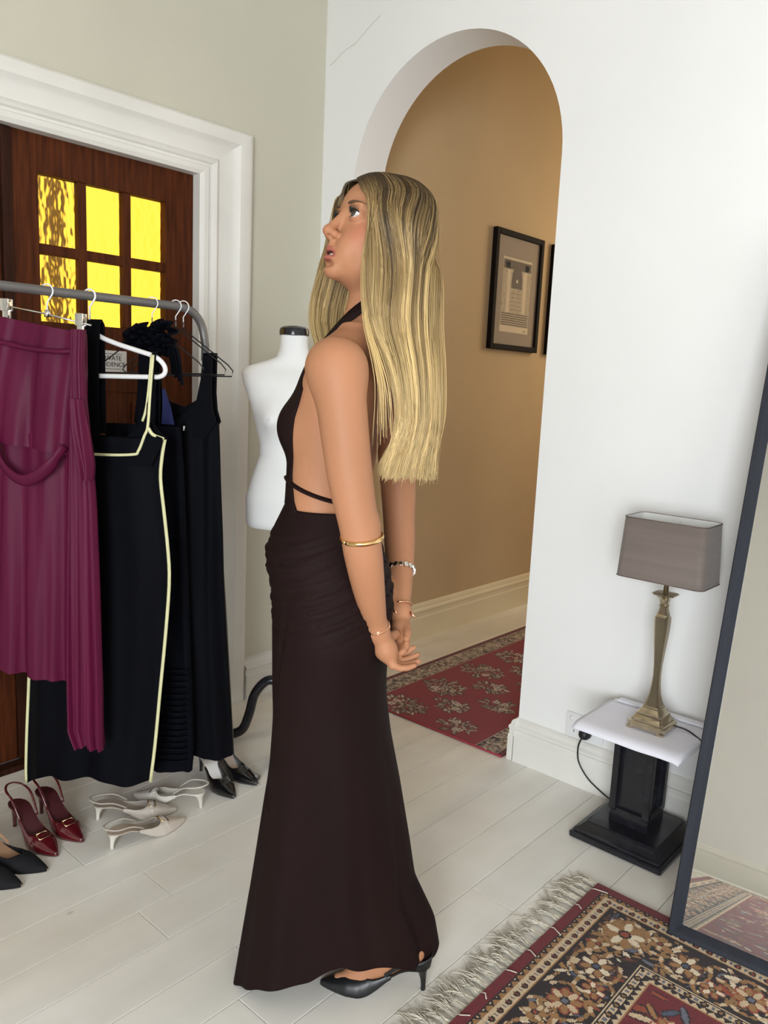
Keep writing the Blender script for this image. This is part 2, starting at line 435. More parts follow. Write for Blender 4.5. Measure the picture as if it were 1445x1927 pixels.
cb.loft([sq(w, z, .003) for w, z in ((.062, .060), (.062, .095), (.055, .103))]); cb.build('column_foot', M_BLACKP, ped, angle=30)
cb = MB(); cb.box((-.044, -.044, .10), (.044, .044, .345)); cb.build('column_core', M_BLACKP, ped)
for sx in (-1, 1):
    for sy in (-1, 1): MB().box((sx*.0535-.0105, sy*.0535-.0105, .10), (sx*.0535+.0105, sy*.0535+.0105, .335), .002).build('corner_strip', M_BLACKP, ped)
MB().loft([sq(w, z, .003) for w, z in ((.056, .333), (.064, .338), (.070, .352), (.070, .358))]).build('column_cap', M_BLACKP, ped, angle=30)
MB().box((-.158, -.150, .358), (.172, .130, .378), .006).build('top', M_WHITEP, ped, angle=40)
MB().box((-.140, .098, .378), (.172, .130, .386), .003).build('back_ledge', M_WHITEP, ped, angle=40)
# loose white sheet on the top
def sheet():
    mb = MB(); nx, ny = 24, 16; rings = []
    for j in range(ny+1):
        v = j/ny; row = []
        for i in range(nx+1):
            u = i/nx; x = -.158+.330*u; y = -.172+.262*v
            z = .3800+.0008*math.sin(9*u+3*v)+.0005*math.sin(17*u)
            over = max(0, -.150-y); z -= over*.75
            over2 = max(0, x-.166); z -= over2*.6
            row.append((x, y, z))
        rings.append(row)
    mb.loft(rings, close=False, cap=False); me = mb.mesh('sheet', True); return me
so = link('paper_sheet', sheet(), M_PAPER, None, (-.898, 2.283, .0004)); so.modifiers.new('thick', 'SOLIDIFY').thickness = .0012; so.modifiers['thick'].offset = 1
tag(so, 'white sheet of paper lying under the table lamp', 'paper')

# ---- table lamp
lamp = empty('table_lamp', (-.872, 2.268, .3815)); tag(lamp, 'brass table lamp with a taupe rectangular shade on the white table top', 'lamp')
def octr(s, z, c=.28):
    k = s*c; return [(-s+k, -s, z), (s-k, -s, z), (s, -s+k, z), (s, s-k, z), (s-k, s, z), (-s+k, s, z), (-s, s-k, z), (-s, -s+k, z)]
bs = MB()
bs.loft([octr(s, z, .2) for s, z in ((.057, .007), (.058, .020), (.054, .024), (.050, .025), (.050, .030), (.045, .036), (.040, .044), (.040, .048), (.034, .052), (.030, .060), (.026, .064), (.026, .068), (.0245, .070), (.0245, .074))])
for sx in (-1, 1):
    for sy in (-1, 1): bs.box((sx*.046-.011, sy*.046-.011, 0), (sx*.046+.011, sy*.046+.011, .008), .002)
bs.build('base', M_BRASS, lamp, angle=35)
st = [(.0235, .072), (.0195, .084), (.0145, .105), (.0110, .135), (.0098, .165), (.0108, .200), (.0132, .235), (.0162, .270), (.0188, .305), (.0200, .335), (.0196, .347), (.0165, .351), (.0150, .356), (.0118, .368), (.0105, .378), (.0125, .380), (.0125, .384), (.0110, .386), (.0135, .400), (.0230, .411), (.0320, .416), (.0320, .419), (.016, .421)]
MB().loft([octr(s, z, .3) for s, z in st]).build('stem', M_BRASS, lamp, angle=35)
MB().lathe([(.0075, .419), (.0075, .50), (.012, .505), (.012, .55), (.006, .552)], 16).build('lamp_holder', M_BRASS, lamp, True)
def rrect(w, d, z, c, n=5):
    out = []
    for (sx, sy, a0) in ((1, -1, -90), (1, 1, 0), (-1, 1, 90), (-1, -1, 180)):
        for k in range(n+1):
            a = math.radians(a0+90*k/n); out.append((sx*(w-c)+c*math.cos(a), sy*(d-c)+c*math.sin(a), z))
    return out
zb, zt = .463, .640
sh = MB(); ob = rrect(.130, .078, zb, .022); ot = rrect(.122, .071, zt, .022); ib = rrect(.1285, .0765, zb, .021); it = rrect(.1205, .0695, zt, .021)
sh.loft([ob, ot, it], cap=False); sh.build('shade', M_SHADE, lamp, True)
MB().loft([it, [tuple(np.array(a)*.5+np.array(b)*.5) for a, b in zip(it, ib)], ib, ob], cap=False).build('shade_lining', M_SHADEIN, lamp, True)
for zz, rr in ((zb, ob), (zt, ot)): MB().tube([tuple(p) for p in rr]+[rr[0]], .0016, 5).build('shade_piping', mat('shade_edge', (.12, .085, .07), .7), lamp, True)
MB().tube([(-.12, 0, zt-.012), (0, 0, zt-.02), (.12, 0, zt-.012)], .0014, 5).tube([(0, -.069, zt-.012), (0, 0, zt-.02), (0, .069, zt-.012)], .0014, 5).build('shade_spider', M_CHROME, lamp)
MB().lathe([(.0105, .548), (.016, .56), (.026, .583), (.028, .60), (.022, .616), (.010, .624), (.001, .626)], 16).build('bulb', mat('opal_glass', (.85, .85, .83), .25), lamp, True)
cpts = smooth_path([(.045, .03, .012), (.085, .045, .006), (.118, .035, .001), (.150, .018, -.010), (.166, .015, -.06), (.163, .02, -.15), (.150, .03, -.25), (.146, .02, -.31), (.160, .05, -.317), (.150, .12, -.315)], 6)
MB().tube(cpts, .0027, 6).build('cable', M_CABLE, lamp, True)

# ---- wall socket with plug
ol = empty('wall_socket', (-1.178, YB, .170)); tag(ol, 'white double wall socket above the skirting by the pedestal', 'socket')
MB().box((-.072, -.009, 0), (.072, 0, .088), .004).build('plate', M_PLASTIC, ol, angle=40)
for sx in (-.048, .048): MB().lathe([(.0085, 0), (.0085, .004), (.006, .006), (.001, .0062)], 16).build('switch', M_PLASTIC, ol, True, (sx, -.009, .068), (math.pi/2, 0, 0))
for (dx, dz, a) in ((-.006, .006, .45), (.006, .006, -.45), (0, -.008, 0)):
    MB().box((-.0012, -.0006, -.0045), (.0012, .0004, .0045)).build('pin_slot', M_DARK, ol, loc=(-.038+dx, -.009, .032+dz), rot=(0, a, 0))
pg = empty('power_plug', (-1.167, YB-.0092, .202)); tag(pg, 'black plug with a thin cable in the wall socket', 'plug')
MB().lathe([(.019, 0), (.021, .004), (.021, .018), (.017, .028), (.013, .034), (.001, .036)], 20).build('body', M_CABLE, pg, True, (0, 0, 0), (math.pi/2, 0, 0))
cp = smooth_path([(0, -.024, -.008), (-.010, -.026, -.028), (-.016, -.024, -.06), (-.008, -.024, -.105), (.03, -.024, -.150), (.08, -.024, -.178), (.118, -.025, -.192), (.14, -.022, -.197)], 6)
MB().tube(cp, .0028, 6).build('cable', M_CABLE, pg, True)

# ---- leaning floor mirror
MW, ML, MT = .78, 1.86, .035
mir = empty('floor_mirror', (-.634, 1.897, .0115)); mir.rotation_euler = (-math.radians(14.15), 0, math.radians(4.85))
mir.rotation_mode = 'XYZ'
tag(mir, 'large floor mirror in a dark slate frame leaning back on the rug', 'mirror')
def fprof():  # (inwards, depth) ; depth 0 = front
    return [(0, MT), (0, .003), (.003, 0), (.014, 0), (.017, .002), (.030, .018), (.030, MT)]
def frame_side(nm, p):
    MB().loft(p).build(nm, M_MFRAME, mir, angle=30)
pr = fprof()
c = [lambda a: (a, a), lambda a: (MW-a, a), lambda a: (MW-a, ML-a), lambda a: (a, ML-a)]
for i, nm in enumerate(('bottom_rail', 'stile', 'top_rail', 'stile')):
    frame_side(nm, [[(c[j](a)[0], d, c[j](a)[1]) for a, d in pr] for j in (i, (i+1) % 4)])
mg, nt, b = _nt('mirror_glass'); b.inputs['Metallic'].default_value = 1; b.inputs['Roughness'].default_value = .012; b.inputs['Base Color'].default_value = (.80, .80, .76, 1)
MB().box((.028, .019, .028), (MW-.028, .022, ML-.028)).build('glass', mg, mir)
MB().box((.02, .022, .02), (MW-.02, .030, ML-.02)).build('back_board', mat('hardboard', (.18, .11, .06), .8), mir)
# rear prop so the mirror can stand
def prop():
    a = Vector((MW/2, MT, 1.45)); 
    loc = [a]
    return loc
MI = mir.matrix_basis.inverted()
foot = MI @ Vector((-.634+.36, 2.395, .02)); hinge = Vector((MW/2, .030, 1.30))
MB().tube([hinge, foot], .012, 8).build('rear_prop', M_MFRAME, mir, True)

# ---- patterned carpets woven cell by cell
PAL = {k: np.array(lin(v)) for k, v in dict(cream=(196, 172, 140), tan=(150, 108, 66), gold=(140, 104, 62), rust=(138, 62, 38), grey=(98, 100, 112), blue=(70, 78, 96), dark=(30, 17, 18), red=(104, 24, 32), brown=(84, 48, 30), pale=(214, 198, 172), green=(88, 86, 56)).items()}
def axis_lines(segs):
    out = [segs[0][0]]
    for a, b, st in segs:
        n = max(1, int(round(abs(b-a)/st))); out += list(a+(b-a)*np.arange(1, n+1)/n)
    return np.array(out)
def cell_grid(name, xs, ys, paint, z, m):
    xc = (xs[1:]+xs[:-1])/2; yc = (ys[1:]+ys[:-1])/2
    X, Y = np.meshgrid(xc, yc, indexing='ij'); cols = paint(X, Y).reshape(-1, 3)
    nx, ny = len(xs), len(ys)
    V = np.empty((nx, ny, 3)); V[..., 0] = xs[:, None]; V[..., 1] = ys[None, :]; V[..., 2] = z
    I = np.arange(nx*ny).reshape(nx, ny); Fq = np.stack([I[:-1, :-1], I[1:, :-1], I[1:, 1:], I[:-1, 1:]], -1).reshape(-1, 4)
    if ys[1] < ys[0]: Fq = Fq[:, ::-1]
    me = bpy.data.meshes.new(name); me.vertices.add(nx*ny); me.vertices.foreach_set('co', V.ravel())
    me.loops.add(Fq.size); me.loops.foreach_set('vertex_index', Fq.ravel().astype(np.int32))
    me.polygons.add(len(Fq)); me.polygons.foreach_set('loop_start', (np.arange(len(Fq))*4).astype(np.int32))
    me.update(); me.validate()
    setattr_tint(me, np.repeat(cols, 4, axis=0), 'CORNER'); me.materials.append(m)
    return me
def ell(Cc, X, Y, cx, cy, a, b, th, col, mask=None):
    r = max(a, b)*1.05
    i = np.where(np.abs(X[:, 0]-cx) < r)[0]; j = np.where(np.abs(Y[0]-cy) < r)[0]
    if len(i) == 0 or len(j) == 0: return
    sl = (slice(i[0], i[-1]+1), slice(j[0], j[-1]+1))
    dx = X[sl]-cx; dy = Y[sl]-cy; c_, s_ = math.cos(th), math.sin(th)
    q = ((dx*c_+dy*s_)/a)**2+((-dx*s_+dy*c_)/b)**2 < 1
    if mask is not None: q &= mask[sl]
    Cc[sl][q] = col
def rosette(Cc, X, Y, cx, cy, R, n, petal, ring, heart, mask, ph=0.):
    for k in range(n):
        a = ph+2*math.pi*k/n
        ell(Cc, X, Y, cx+.58*R*math.cos(a), cy+.58*R*math.sin(a), .46*R, .30*R, a, ring, mask)
    for k in range(n):
        a = ph+2*math.pi*k/n
        ell(Cc, X, Y, cx+.60*R*math.cos(a), cy+.60*R*math.sin(a), .34*R, .19*R, a, petal if k % 2 == 0 else PAL['tan'], mask)
    ell(Cc, X, Y, cx, cy, .30*R, .30*R, 0, PAL['dark'], mask); ell(Cc, X, Y, cx, cy, .19*R, .19*R, 0, heart, mask)
RX0, RX1, RY1, RY0 = -.860, .86, 1.964, -1.42
def paint_rug(X, Y):
    d = np.minimum(np.minimum(X-RX0, RX1-X), np.minimum(RY1-Y, Y-RY0))
    horiz = np.minimum(RY1-Y, Y-RY0) < np.minimum(X-RX0, RX1-X)
    s = np.where(horiz, X, Y)
    Cc = np.empty(X.shape+(3,)); Cc[:] = PAL['red']
    rd = np.random.default_rng(5)
    def put(m, c): Cc[m] = c
    g1 = (d >= .026) & (d < .080)
    put(g1, PAL['dark'])
    # zigzag guard
    ph = (s*1000 % 26)/26; tri = np.abs(ph-.5)*2
    put((d >= .029) & (d < .044) & ((d-.029)/.015 > tri), PAL['tan']); put((d >= .029) & (d < .044) & ((d-.029)/.015 < tri-.55), PAL['cream'])
    put((d >= .045) & (d < .0495), PAL['cream'])
    put((d >= .051) & (d < .070), PAL['cream'])
    u = (s*1000 % 34)/34-.5; w = (d-.0605)/.0095
    put((d >= .051) & (d < .070) & ((u/.30)**2+w**2 < .75), PAL['dark']); put((d >= .051) & (d < .070) & ((u/.17)**2+w**2 < .30), PAL['rust'])
    put((d >= .051) & (d < .070) & (np.abs(np.abs(u)-.5) < .07) & (np.abs(w) < .6), PAL['grey'])
    put((d >= .0715) & (d < .076), PAL['tan'])
    bmask = (d >= .080) & (d < .222)
    put(bmask, PAL['dark'])
    # main border: leaves, vines and rosettes
    def bpos(side, t, off):
        if side == 0: return RX0+off, RY1-t
        if side == 1: return RX0+t, RY1-off
        if side == 2: return RX1-off, RY1-t
        return RX0+t, RY0+off
    Lside = (RY1-RY0, RX1-RX0, RY1-RY0, RX1-RX0)
    leafc = ['cream', 'tan', 'gold', 'rust', 'grey', 'blue', 'brown', 'pale', 'tan', 'gold', 'brown']
    for side in range(4):
        L = Lside[side]
        for k in range(int(L/.0042)):
            t = rd.uniform(.08, L-.08); off = rd.uniform(.086, .218); x, y = bpos(side, t, off)
            a = rd.uniform(.007, .022); ell(Cc, X, Y, x, y, a*1.12, a*.52, (th := rd.uniform(0, 3.14)), PAL['dark'], bmask)
            ell(Cc, X, Y, x, y, a, a*rd.uniform(.25, .40), th, PAL[leafc[rd.integers(len(leafc))]], bmask)
        t = .155; k = 0
        while t < L-.08:
            big = k % 2 == 0; R = .041 if big else .029; off = .150 if big else (.118 if k % 4 == 1 else .182)
            x, y = bpos(side, t, off)
            # curling vine
            for q in range(14):
                aa = q/14*5.2+k; ell(Cc, X, Y, x+(R+.016)*math.cos(aa), y+(R+.016)*math.sin(aa), .011, .0055, aa+1.57, PAL[('gold', 'cream', 'tan')[q % 3]], bmask)
            rosette(Cc, X, Y, x, y, R, 8 if big else 6, PAL['cream'] if k % 4 < 2 else PAL['pale'], PAL[('rust', 'gold', 'brown', 'rust')[k % 4]], PAL[('grey', 'rust', 'blue', 'gold')[k % 4]], bmask, k*.7)
            t += .076; k += 1
    # corner palmettes
    for cx in (RX0+.150, RX1-.150):
        for cy in (RY1-.150, RY0+.150):
            rosette(Cc, X, Y, cx, cy, .054, 9, PAL['pale'], PAL['gold'], PAL['rust'], bmask, .3)
    g2 = (d >= .222) & (d < .270); put(g2, PAL['dark'])
    put((d >= .225) & (d < .229), PAL['cream']); put((d >= .231) & (d < .250), PAL['cream'])
    w = (d-.2405)/.0095; u = (s*1000 % 38)/38-.5
    m2 = (d >= .231) & (d < .250)
    put(m2 & ((u/.30)**2+w**2 < .75), PAL['dark']); put(m2 & ((u/.16)**2+w**2 < .3), PAL['gold']); put(m2 & (np.abs(np.abs(u)-.5) < .10) & (np.abs(w) < .65), PAL['grey'])
    tri = np.abs((s*1000 % 20)/20-.5)*2
    put((d >= .2515) & (d < .264) & ((d-.2515)/.0125 > tri), PAL['cream']); put((d >= .265) & (d < .269), PAL['tan'])
    fm = d >= .272
    for k in range(1500):
        x = rd.uniform(RX0+.28, RX1-.28); y = rd.uniform(RY0+.28, RY1-.28); a = rd.uniform(.010, .034); th = rd.uniform(0, 3.14)
        ell(Cc, X, Y, x, y, a*1.08, a*.42, th, PAL['dark'], fm); ell(Cc, X, Y, x, y, a, a*.28, th, PAL[leafc[rd.integers(len(leafc))]], fm)
    for k in range(60):
        x = rd.uniform(RX0+.34, RX1-.34); y = rd.uniform(RY0+.34, RY1-.34)
        rosette(Cc, X, Y, x, y, rd.uniform(.03, .055), 7, PAL['cream'], PAL['rust'], PAL['gold'], fm, k)
    Cc *= rd.uniform(.86, 1.12, X.shape)[..., None]
    return Cc
M_RUG = attr_mat('woven_wool', .92, .6, 420, spec=.15, sheen=.25)
rug = empty('oriental_rug', ((RX0+RX1)/2, (RY0+RY1)/2, 0)); tag(rug, 'dark red oriental rug with floral border and cream fringe under the mirror', 'rug')
xs = axis_lines([(RX0, -.05, .0034), (-.05, RX1, .012)]); ys = axis_lines([(RY1, .95, .0034), (.95, RY0, .011)])
me = cell_grid('pile', xs, ys, paint_rug, .0115, M_RUG)
po = link('pile', me, None, rug, (-(RX0+RX1)/2, -(RY0+RY1)/2, 0))
MB().box((RX0, RY0, .001), (RX1, RY1, .0108), .002).build('backing', mat('rug_backing', tuple(PAL['red']), .95), rug, loc=(-(RX0+RX1)/2, -(RY0+RY1)/2, 0))
def fringe():
    mb = MB(); rd = random.Random(3)
    cl = [1.955, 1.925, 1.895, 1.865, 1.83, 1.79, 1.752, 1.70, 1.655, 1.615, 1.585, 1.55, 1.52, 1.49, 1.455, 1.42, 1.39, 1.36, 1.33, 1.30, 1.27, 1.24]
    y = 1.20
    while y > RY0+.02: cl.append(y); y -= .034
    for c, yc in enumerate(cl):
        near = yc > .9; n = (16 if c % 5 else 24) if near else 9
        for k in range(n):
            y0 = yc+rd.uniform(-.012, .012); L = rd.uniform(.055, .115)*(1 if c % 4 else .8); sw = rd.uniform(-.55, .75); curl = rd.uniform(-1, 1)
            pts = []
            for q in range(7):
                t = q/6; pts.append((RX0+.002-L*t*(1-.10*abs(sw)), y0+(yc-y0)*min(1, t*2.2)*.7+sw*L*max(0, t-.25)**1.5+.007*curl*math.sin(t*5)*t, .0022+.004*(1-t)+.011*rd.random()*math.sin(t*3.1)*(.4+t)))
            mb.tube(pts, [.0010, .0010, .0013, .0015, .0014, .0012, .0006], 3, cap=False)
        if c % 3 == 1 and near:
            L = rd.uniform(.02, .05); mb.tube([(RX0-.012, yc, .006), (RX0+.008, yc+.004, .0135), (RX0+L, yc+rd.uniform(-.012, .02), .0135)], .0015, 4)
    return mb
fo = fringe().build('fringe', mat('fringe_cotton', (.62, .57, .47), .9, var=.2, scale=(60, 60, 60)), rug, True, loc=(-(RX0+RX1)/2, -(RY0+RY1)/2, 0)); fo['kind'] = 'stuff'

# ---- hall runner
HX0, HX1, HY0, HY1 = -2.311, -1.487, 2.425, 6.45
PALR = {k: np.array(lin(v)) for k, v in dict(red=(134, 26, 42), deep=(96, 18, 30), dark=(58, 40, 36), beige=(168, 148, 130), grey=(132, 116, 104), pale=(196, 178, 162)).items()}
def paint_run(X, Y):
    rd = np.random.default_rng(9); Cc = np.empty(X.shape+(3,)); Cc[:] = PALR['red']
    d = np.minimum(X-HX0, HX1-X)
    Cc[d < .022] = PALR['deep']
    bm_ = (d >= .022) & (d < .125); Cc[bm_] = PALR['dark']
    Cc[(d >= .026) & (d < .030)] = PALR['beige']; Cc[(d >= .118) & (d < .123)] = PALR['beige']
    for xc in (HX0+.073, HX1-.073):
        for k in range(1500):
            y = rd.uniform(HY0, 4.6); x = xc+rd.uniform(-.042, .042)
            ell(Cc, X, Y, x, y, rd.uniform(.008, .017), rd.uniform(.004, .007), rd.uniform(0, 3.14), PALR[('beige', 'grey', 'pale', 'grey')[k % 4]], bm_)
    fm = d >= .127
    row = 0; y = HY0+.09
    while y < 4.7:
        for q in range(2):
            x = HX0+.127+.130+(.29*q)+(.145 if row % 2 else 0)
            if x > HX1-.15: continue
            big = (q+row) % 2 == 0; R = .115 if big else .088
            for k in range(80 if big else 52):
                a = rd.uniform(0, 6.28); rr = R*math.sqrt(rd.random()); px_, py_ = x+rr*math.cos(a)*.95, y+rr*math.sin(a)*.75
                L = rd.uniform(.010, .020); th = a+rd.uniform(-.6, .6)
                ell(Cc, X, Y, px_, py_, L*1.15, L*.62, th, PALR['dark'] if k % 3 else PALR['deep'], fm)
                ell(Cc, X, Y, px_, py_, L*.9, L*.36, th, PALR[('pale', 'beige', 'grey', 'beige')[k % 4]], fm)
            for k in range(3):
                a = rd.uniform(0, 6.28); fx, fy = x+.45*R*math.cos(a), y+.4*R*math.sin(a)
                for z in range(6):
                    b_ = z*1.047; ell(Cc, X, Y, fx+.010*math.cos(b_), fy+.010*math.sin(b_), .008, .005, b_, PALR['pale'], fm)
                ell(Cc, X, Y, fx, fy, .005, .005, 0, PALR['dark'], fm)
        y += .150; row += 1
    Cc *= rd.uniform(.88, 1.1, X.shape)[..., None]
    return Cc
run = empty('hall_runner', ((HX0+HX1)/2, HY0, 0)); tag(run, 'red floral hall runner with patterned side borders beyond the arch', 'carpet runner')
me = cell_grid('pile', axis_lines([(HX0, HX1, .0048)]), axis_lines([(HY0, 4.3, .0055), (4.3, HY1, .02)]), paint_run, .0075, M_RUG)
link('pile', me, None, run, (-(HX0+HX1)/2, -HY0, 0))
MB().box((HX0, HY0, .0008), (HX1, HY1, .0070), .002).build('backing', mat('runner_edge', tuple(PALR['deep']), .95), run, loc=(-(HX0+HX1)/2, -HY0, 0))
MB().tube([(HX0, HY0, .0045), (HX1, HY0, .0045)], .0042, 6).build('end_binding', mat('end_binding_wool', lin((158, 56, 66)), .9), run, True, loc=(-(HX0+HX1)/2, -HY0, 0))

# ---- framed engravings on the hall wall
M_BFRAME = mat('black_frame', (.010, .007, .006), .6, spec=.06)
M_MOUNT = mat('grey_mount', (.27, .21, .15), .8, var=.04)
M_PRINT = mat('sepia_print', (.42, .34, .23), .8, var=.22, scale=(60, 60, 60))
M_PPALE = mat('print_pale', (.62, .52, .36), .8, var=.06); M_PDARK = mat('print_dark', (.09, .065, .045), .8, var=.2, scale=(80, 80, 80))
def picture(y0, y1, z0, z1, label, detail):
    o = empty('framed_engraving', (XA, (y0+y1)/2, z0)); tag(o, label, 'picture', 'framed prints in the hall')
    w = (y1-y0)/2; h = z1-z0; t = .030
    for nm, a, b in (('frame_side', (.002, -w, 0), (.032, -w+t, h)), ('frame_side', (.002, w-t, 0), (.032, w, h)), ('frame_rail', (.002, -w+t, h-t), (.032, w-t, h)), ('frame_rail', (.002, -w+t, 0), (.032, w-t, t))):
        MB().box(a, b, .003).build(nm, M_BFRAME, o)
    MB().box((.003, -w+t, t), (.016, w-t, h-t)).build('mount', M_MOUNT, o)
    pw = .150; pz0, pz1 = h*.155, h*.785
    p = MB().box((.016, -pw, pz0), (.0168, pw, pz1)).build('print', M_PRINT, o)
    if detail:
        def bit(y_0, y_1, z_0, z_1, m, nm='engraved_line'): MB().box((.0168, y_0, z_0), (.0172, y_1, z_1)).build(nm, m, p)
        H_ = pz1-pz0
        bit(-pw, pw, pz0, pz0+.085*H_, M_PPALE, 'print_margin'); bit(-pw, pw, pz1-.02*H_, pz1, M_PPALE, 'print_margin')
        bit(.09, .13, pz0+.03*H_, pz0+.038*H_, M_PDARK)
        for k in range(6): bit(-pw*.93, pw*.93, pz0+(.095+.030*k)*H_, pz0+(.108+.030*k)*H_, M_PDARK)
        bit(-pw*.95, pw*.95, pz1-.15*H_, pz1-.035*H_, M_PDARK, 'engraved_frieze')
        for s_ in (-1, 1):
            bit(s_*.085-.018, s_*.085+.018, pz0+.27*H_, pz1-.16*H_, M_PPALE, 'engraved_column'); bit(s_*.10-.022, s_*.10+.022, pz1-.14*H_, pz1-.06*H_, M_PPALE, 'engraved_capital')
        n = 14; arc = [(-.055, pz0+.60*H_)]+[(-.055*math.cos(math.pi*i/n), pz0+.70*H_+.085*math.sin(math.pi*i/n)) for i in range(n+1)]+[(.055, pz0+.60*H_)]
        MB().ngon_prism(arc, 0, .0168, .0173).build('engraved_arch', M_PDARK, p)
        MB().lathe([(.010, 0), (.010, .0004)], 12).build('engraved_lamp', M_PPALE, p, loc=(.0174, 0, pz0+.70*H_), rot=(0, math.pi/2, 0))
        for k in range(5): bit(-.058, .058, pz0+(.31+.055*k)*H_, pz0+(.314+.055*k)*H_, M_PDARK)
    gl, nt, b = (MATS.get('picture_glass'), None, None)
    if gl is None:
        gl, nt, b = _nt('picture_glass'); b.inputs['Alpha'].default_value = .02; b.inputs['Roughness'].default_value = .03
    MB().box((.020, -w+t, t), (.0215, w-t, h-t)).build('glazing', gl, o)
    return o
picture(3.752, 4.252, 1.592, 2.245, 'black framed sepia engraving of an archway on the tan hall wall', True)
picture(4.375, 4.875, 1.592, 2.245, 'black framed print half hidden behind the arch jamb', False)

# ---- dressmaker's dummy
dm = empty('dress_form', (-2.140, 1.912, 0), YAW+math.radians(4)); tag(dm, 'white dress form with a black neck cap standing behind the woman', 'mannequin')
tab = [(.845, .150, .105, .0), (.86, .158, .115, .0), (.95, .160, .118, .0), (1.02, .140, .105, .0), (1.10, .112, .088, .0), (1.14, .112, .088, 0), (1.22, .130, .098, .0), (1.30, .155, .100, .005), (1.36, .178, .085, .01), (1.392, .184, .070, .015), (1.415, .165, .058, .02), (1.432, .105, .054, .02), (1.45, .062, .052, .02), (1.48, .050, .048, .01), (1.525, .048, .046, .0)]
rings = []; NR = 40
for z in np.concatenate([[.845, .850, .86], np.arange(.875, 1.53, .0125), [1.527]]):
    hw, hd, off = interp(tab, z); ring = []
    for k in range(NR):
        a = 2*math.pi*k/NR; x = hw*math.copysign(abs(math.cos(a))**.9, math.cos(a)); y = hd*math.copysign(abs(math.sin(a))**.9, math.sin(a))+off
        if y < 0:
            for bx in (-.070, .070): y -= .060*math.exp(-((x-bx)/.045)**2-((z-1.235)/.050)**2)
        ring.append((x, y, z))
    rings.append(ring)
MB().loft(rings).build('torso', M_FABW, dm, angle=50)
MB().lathe([(.046, 1.524), (.052, 1.527), (.053, 1.540), (.050, 1.550), (.040, 1.556), (.012, 1.560), (.001, 1.5605)], 24).build('neck_cap', M_BLACKP, dm, angle=40)
MB().lathe([(.018, .22), (.018, .846)], 16).build('stand_pole', M_BLACKP, dm, True)
MB().lathe([(.03, .17), (.034, .19), (.034, .26), (.022, .29), (.018, .30)], 16).build('stand_hub', M_BLACKP, dm, True)
for a in (-1.0, 90, 181, 271):
    a = math.radians(a-YAW*57.2958-4+ -138.6)
    pts = smooth_path([(.02, 0, .245), (.07, 0, .245), (.115, 0, .190), (.135, 0, .110), (.160, 0, .045), (.205, 0, .022), (.225, 0, .020)], 5)
    MB().tube([(p[0]*math.cos(a), p[0]*math.sin(a), p[2]) for p in pts], [.020]*(len(pts)-3)+[.018, .017, .015], 10, flat=.9).build('stand_leg', M_BLACKP, dm, True)
# ------------------------------------------------------------------ clothes rack and what hangs on it
GA = math.radians(32); RXK, RZK = -2.10, 1.576
M_BURG = mat('burgundy_satin', (.098, .006, .033), .5, var=.15, scale=(6, 6, 1), bump=.05, bscale=500, spec=.16)
M_BLACKF = mat('black_crepe', (.0030, .0032, .0050), .65, var=.2, scale=(9, 9, 2), bump=.08, bscale=420, spec=.05)
M_BLACKF2 = mat('black_knit', (.0030, .0034, .0060), .7, var=.2, scale=(9, 9, 2), bump=.15, bscale=300, spec=.05)
M_PIPE = mat('pale_yellow_piping', (.72, .70, .40), .6, var=.04)
M_BLUEF = mat('cobalt_lining', (.005, .010, .085), .6)
rk = empty('clothes_rack', (RXK, .75, 0)); tag(rk, 'grey steel tube clothes rack in front of the door', 'clothes rack')
def rl(p): return (p[0]-RXK, p[1]-.75, p[2])
rail = [(RXK, .10, 1.47)]+smooth_path([(RXK, .105, 1.50), (RXK, .14, 1.56), (RXK, .20, RZK)], 5)+smooth_path([(RXK, 1.40, RZK), (RXK, 1.455, 1.566), (RXK, 1.492, 1.53), (RXK, 1.508, 1.47)], 6)+[(RXK, 1.508, 1.42)]
MB().tube([rl(p) for p in rail], .0125, 12).build('hanging_rail', M_STEEL, rk, True)
MB().tube([rl((RXK, 1.508, 1.43)), rl((-2.115, 1.60, .60)), rl((-2.128, 1.655, .02))], .0110, 12).build('post', M_STEEL, rk, True)
MB().tube([rl((RXK, .10, 1.48)), rl((-2.115, .01, .60)), rl((-2.128, -.045, .02))], .0110, 12).build('post', M_STEEL, rk, True)
for yy in (1.655, -.045):
    MB().tube([rl((-2.36, yy, .012)), rl((-1.98, yy, .012))], .0115, 10).build('foot_bar', M_STEEL, rk, True)

def hook(mb, rr=.0175, zc=0., stem=.05, r=.0022):
    """hanger hook over the rail, in the local s-z plane; returns the stem's foot"""
    pts = [(rr*math.cos(a), 0, RZK+rr*math.sin(a)) for a in np.linspace(math.radians(190), math.radians(-45), 16)]
    pts += [(rr*.35, 0, RZK-rr*1.25), (0, 0, RZK-rr*1.7), (0, 0, RZK-stem)]
    mb.tube(pts, r, 7); return mb
def garment_rows(rows, nz, nc, thick, folds, seed=0, hem=None, amp0=.35, off=0.):
    """closed cloth tube: rows [(z, sL, sR)] top to bottom, folds [(waves, amplitude, phase)]"""
    zt, zb = rows[0][0], rows[-1][0]; rr = rows[::-1]; rings = []
    for i in range(nz+1):
        t = i/nz; z = zt+(zb-zt)*t; sL, sR = interp(rr, z); mid, hw = (sL+sR)/2, (sR-sL)/2; ring = []
        for k in range(nc):
            a = 2*math.pi*k/nc; ca, sa = math.cos(a), math.sin(a); s = mid+hw*ca; u = ca
            th = thick[0]+(thick[1]-thick[0])*t
            n = th*math.copysign(abs(sa)**.8, sa)
            f = sum(A*math.sin(w*u*3.1416+p+1.3*math.sin(2.2*t+p)) for w, A, p in folds)
            n += f*(amp0+(1-amp0)*t)*min(1, abs(sa)*2.2)
            zz = z
            if hem is not None and t > .75: zz = z+hem(u)*(t-.75)/.25
            ring.append((s, n+off, zz))
        rings.append(ring)
    return rings
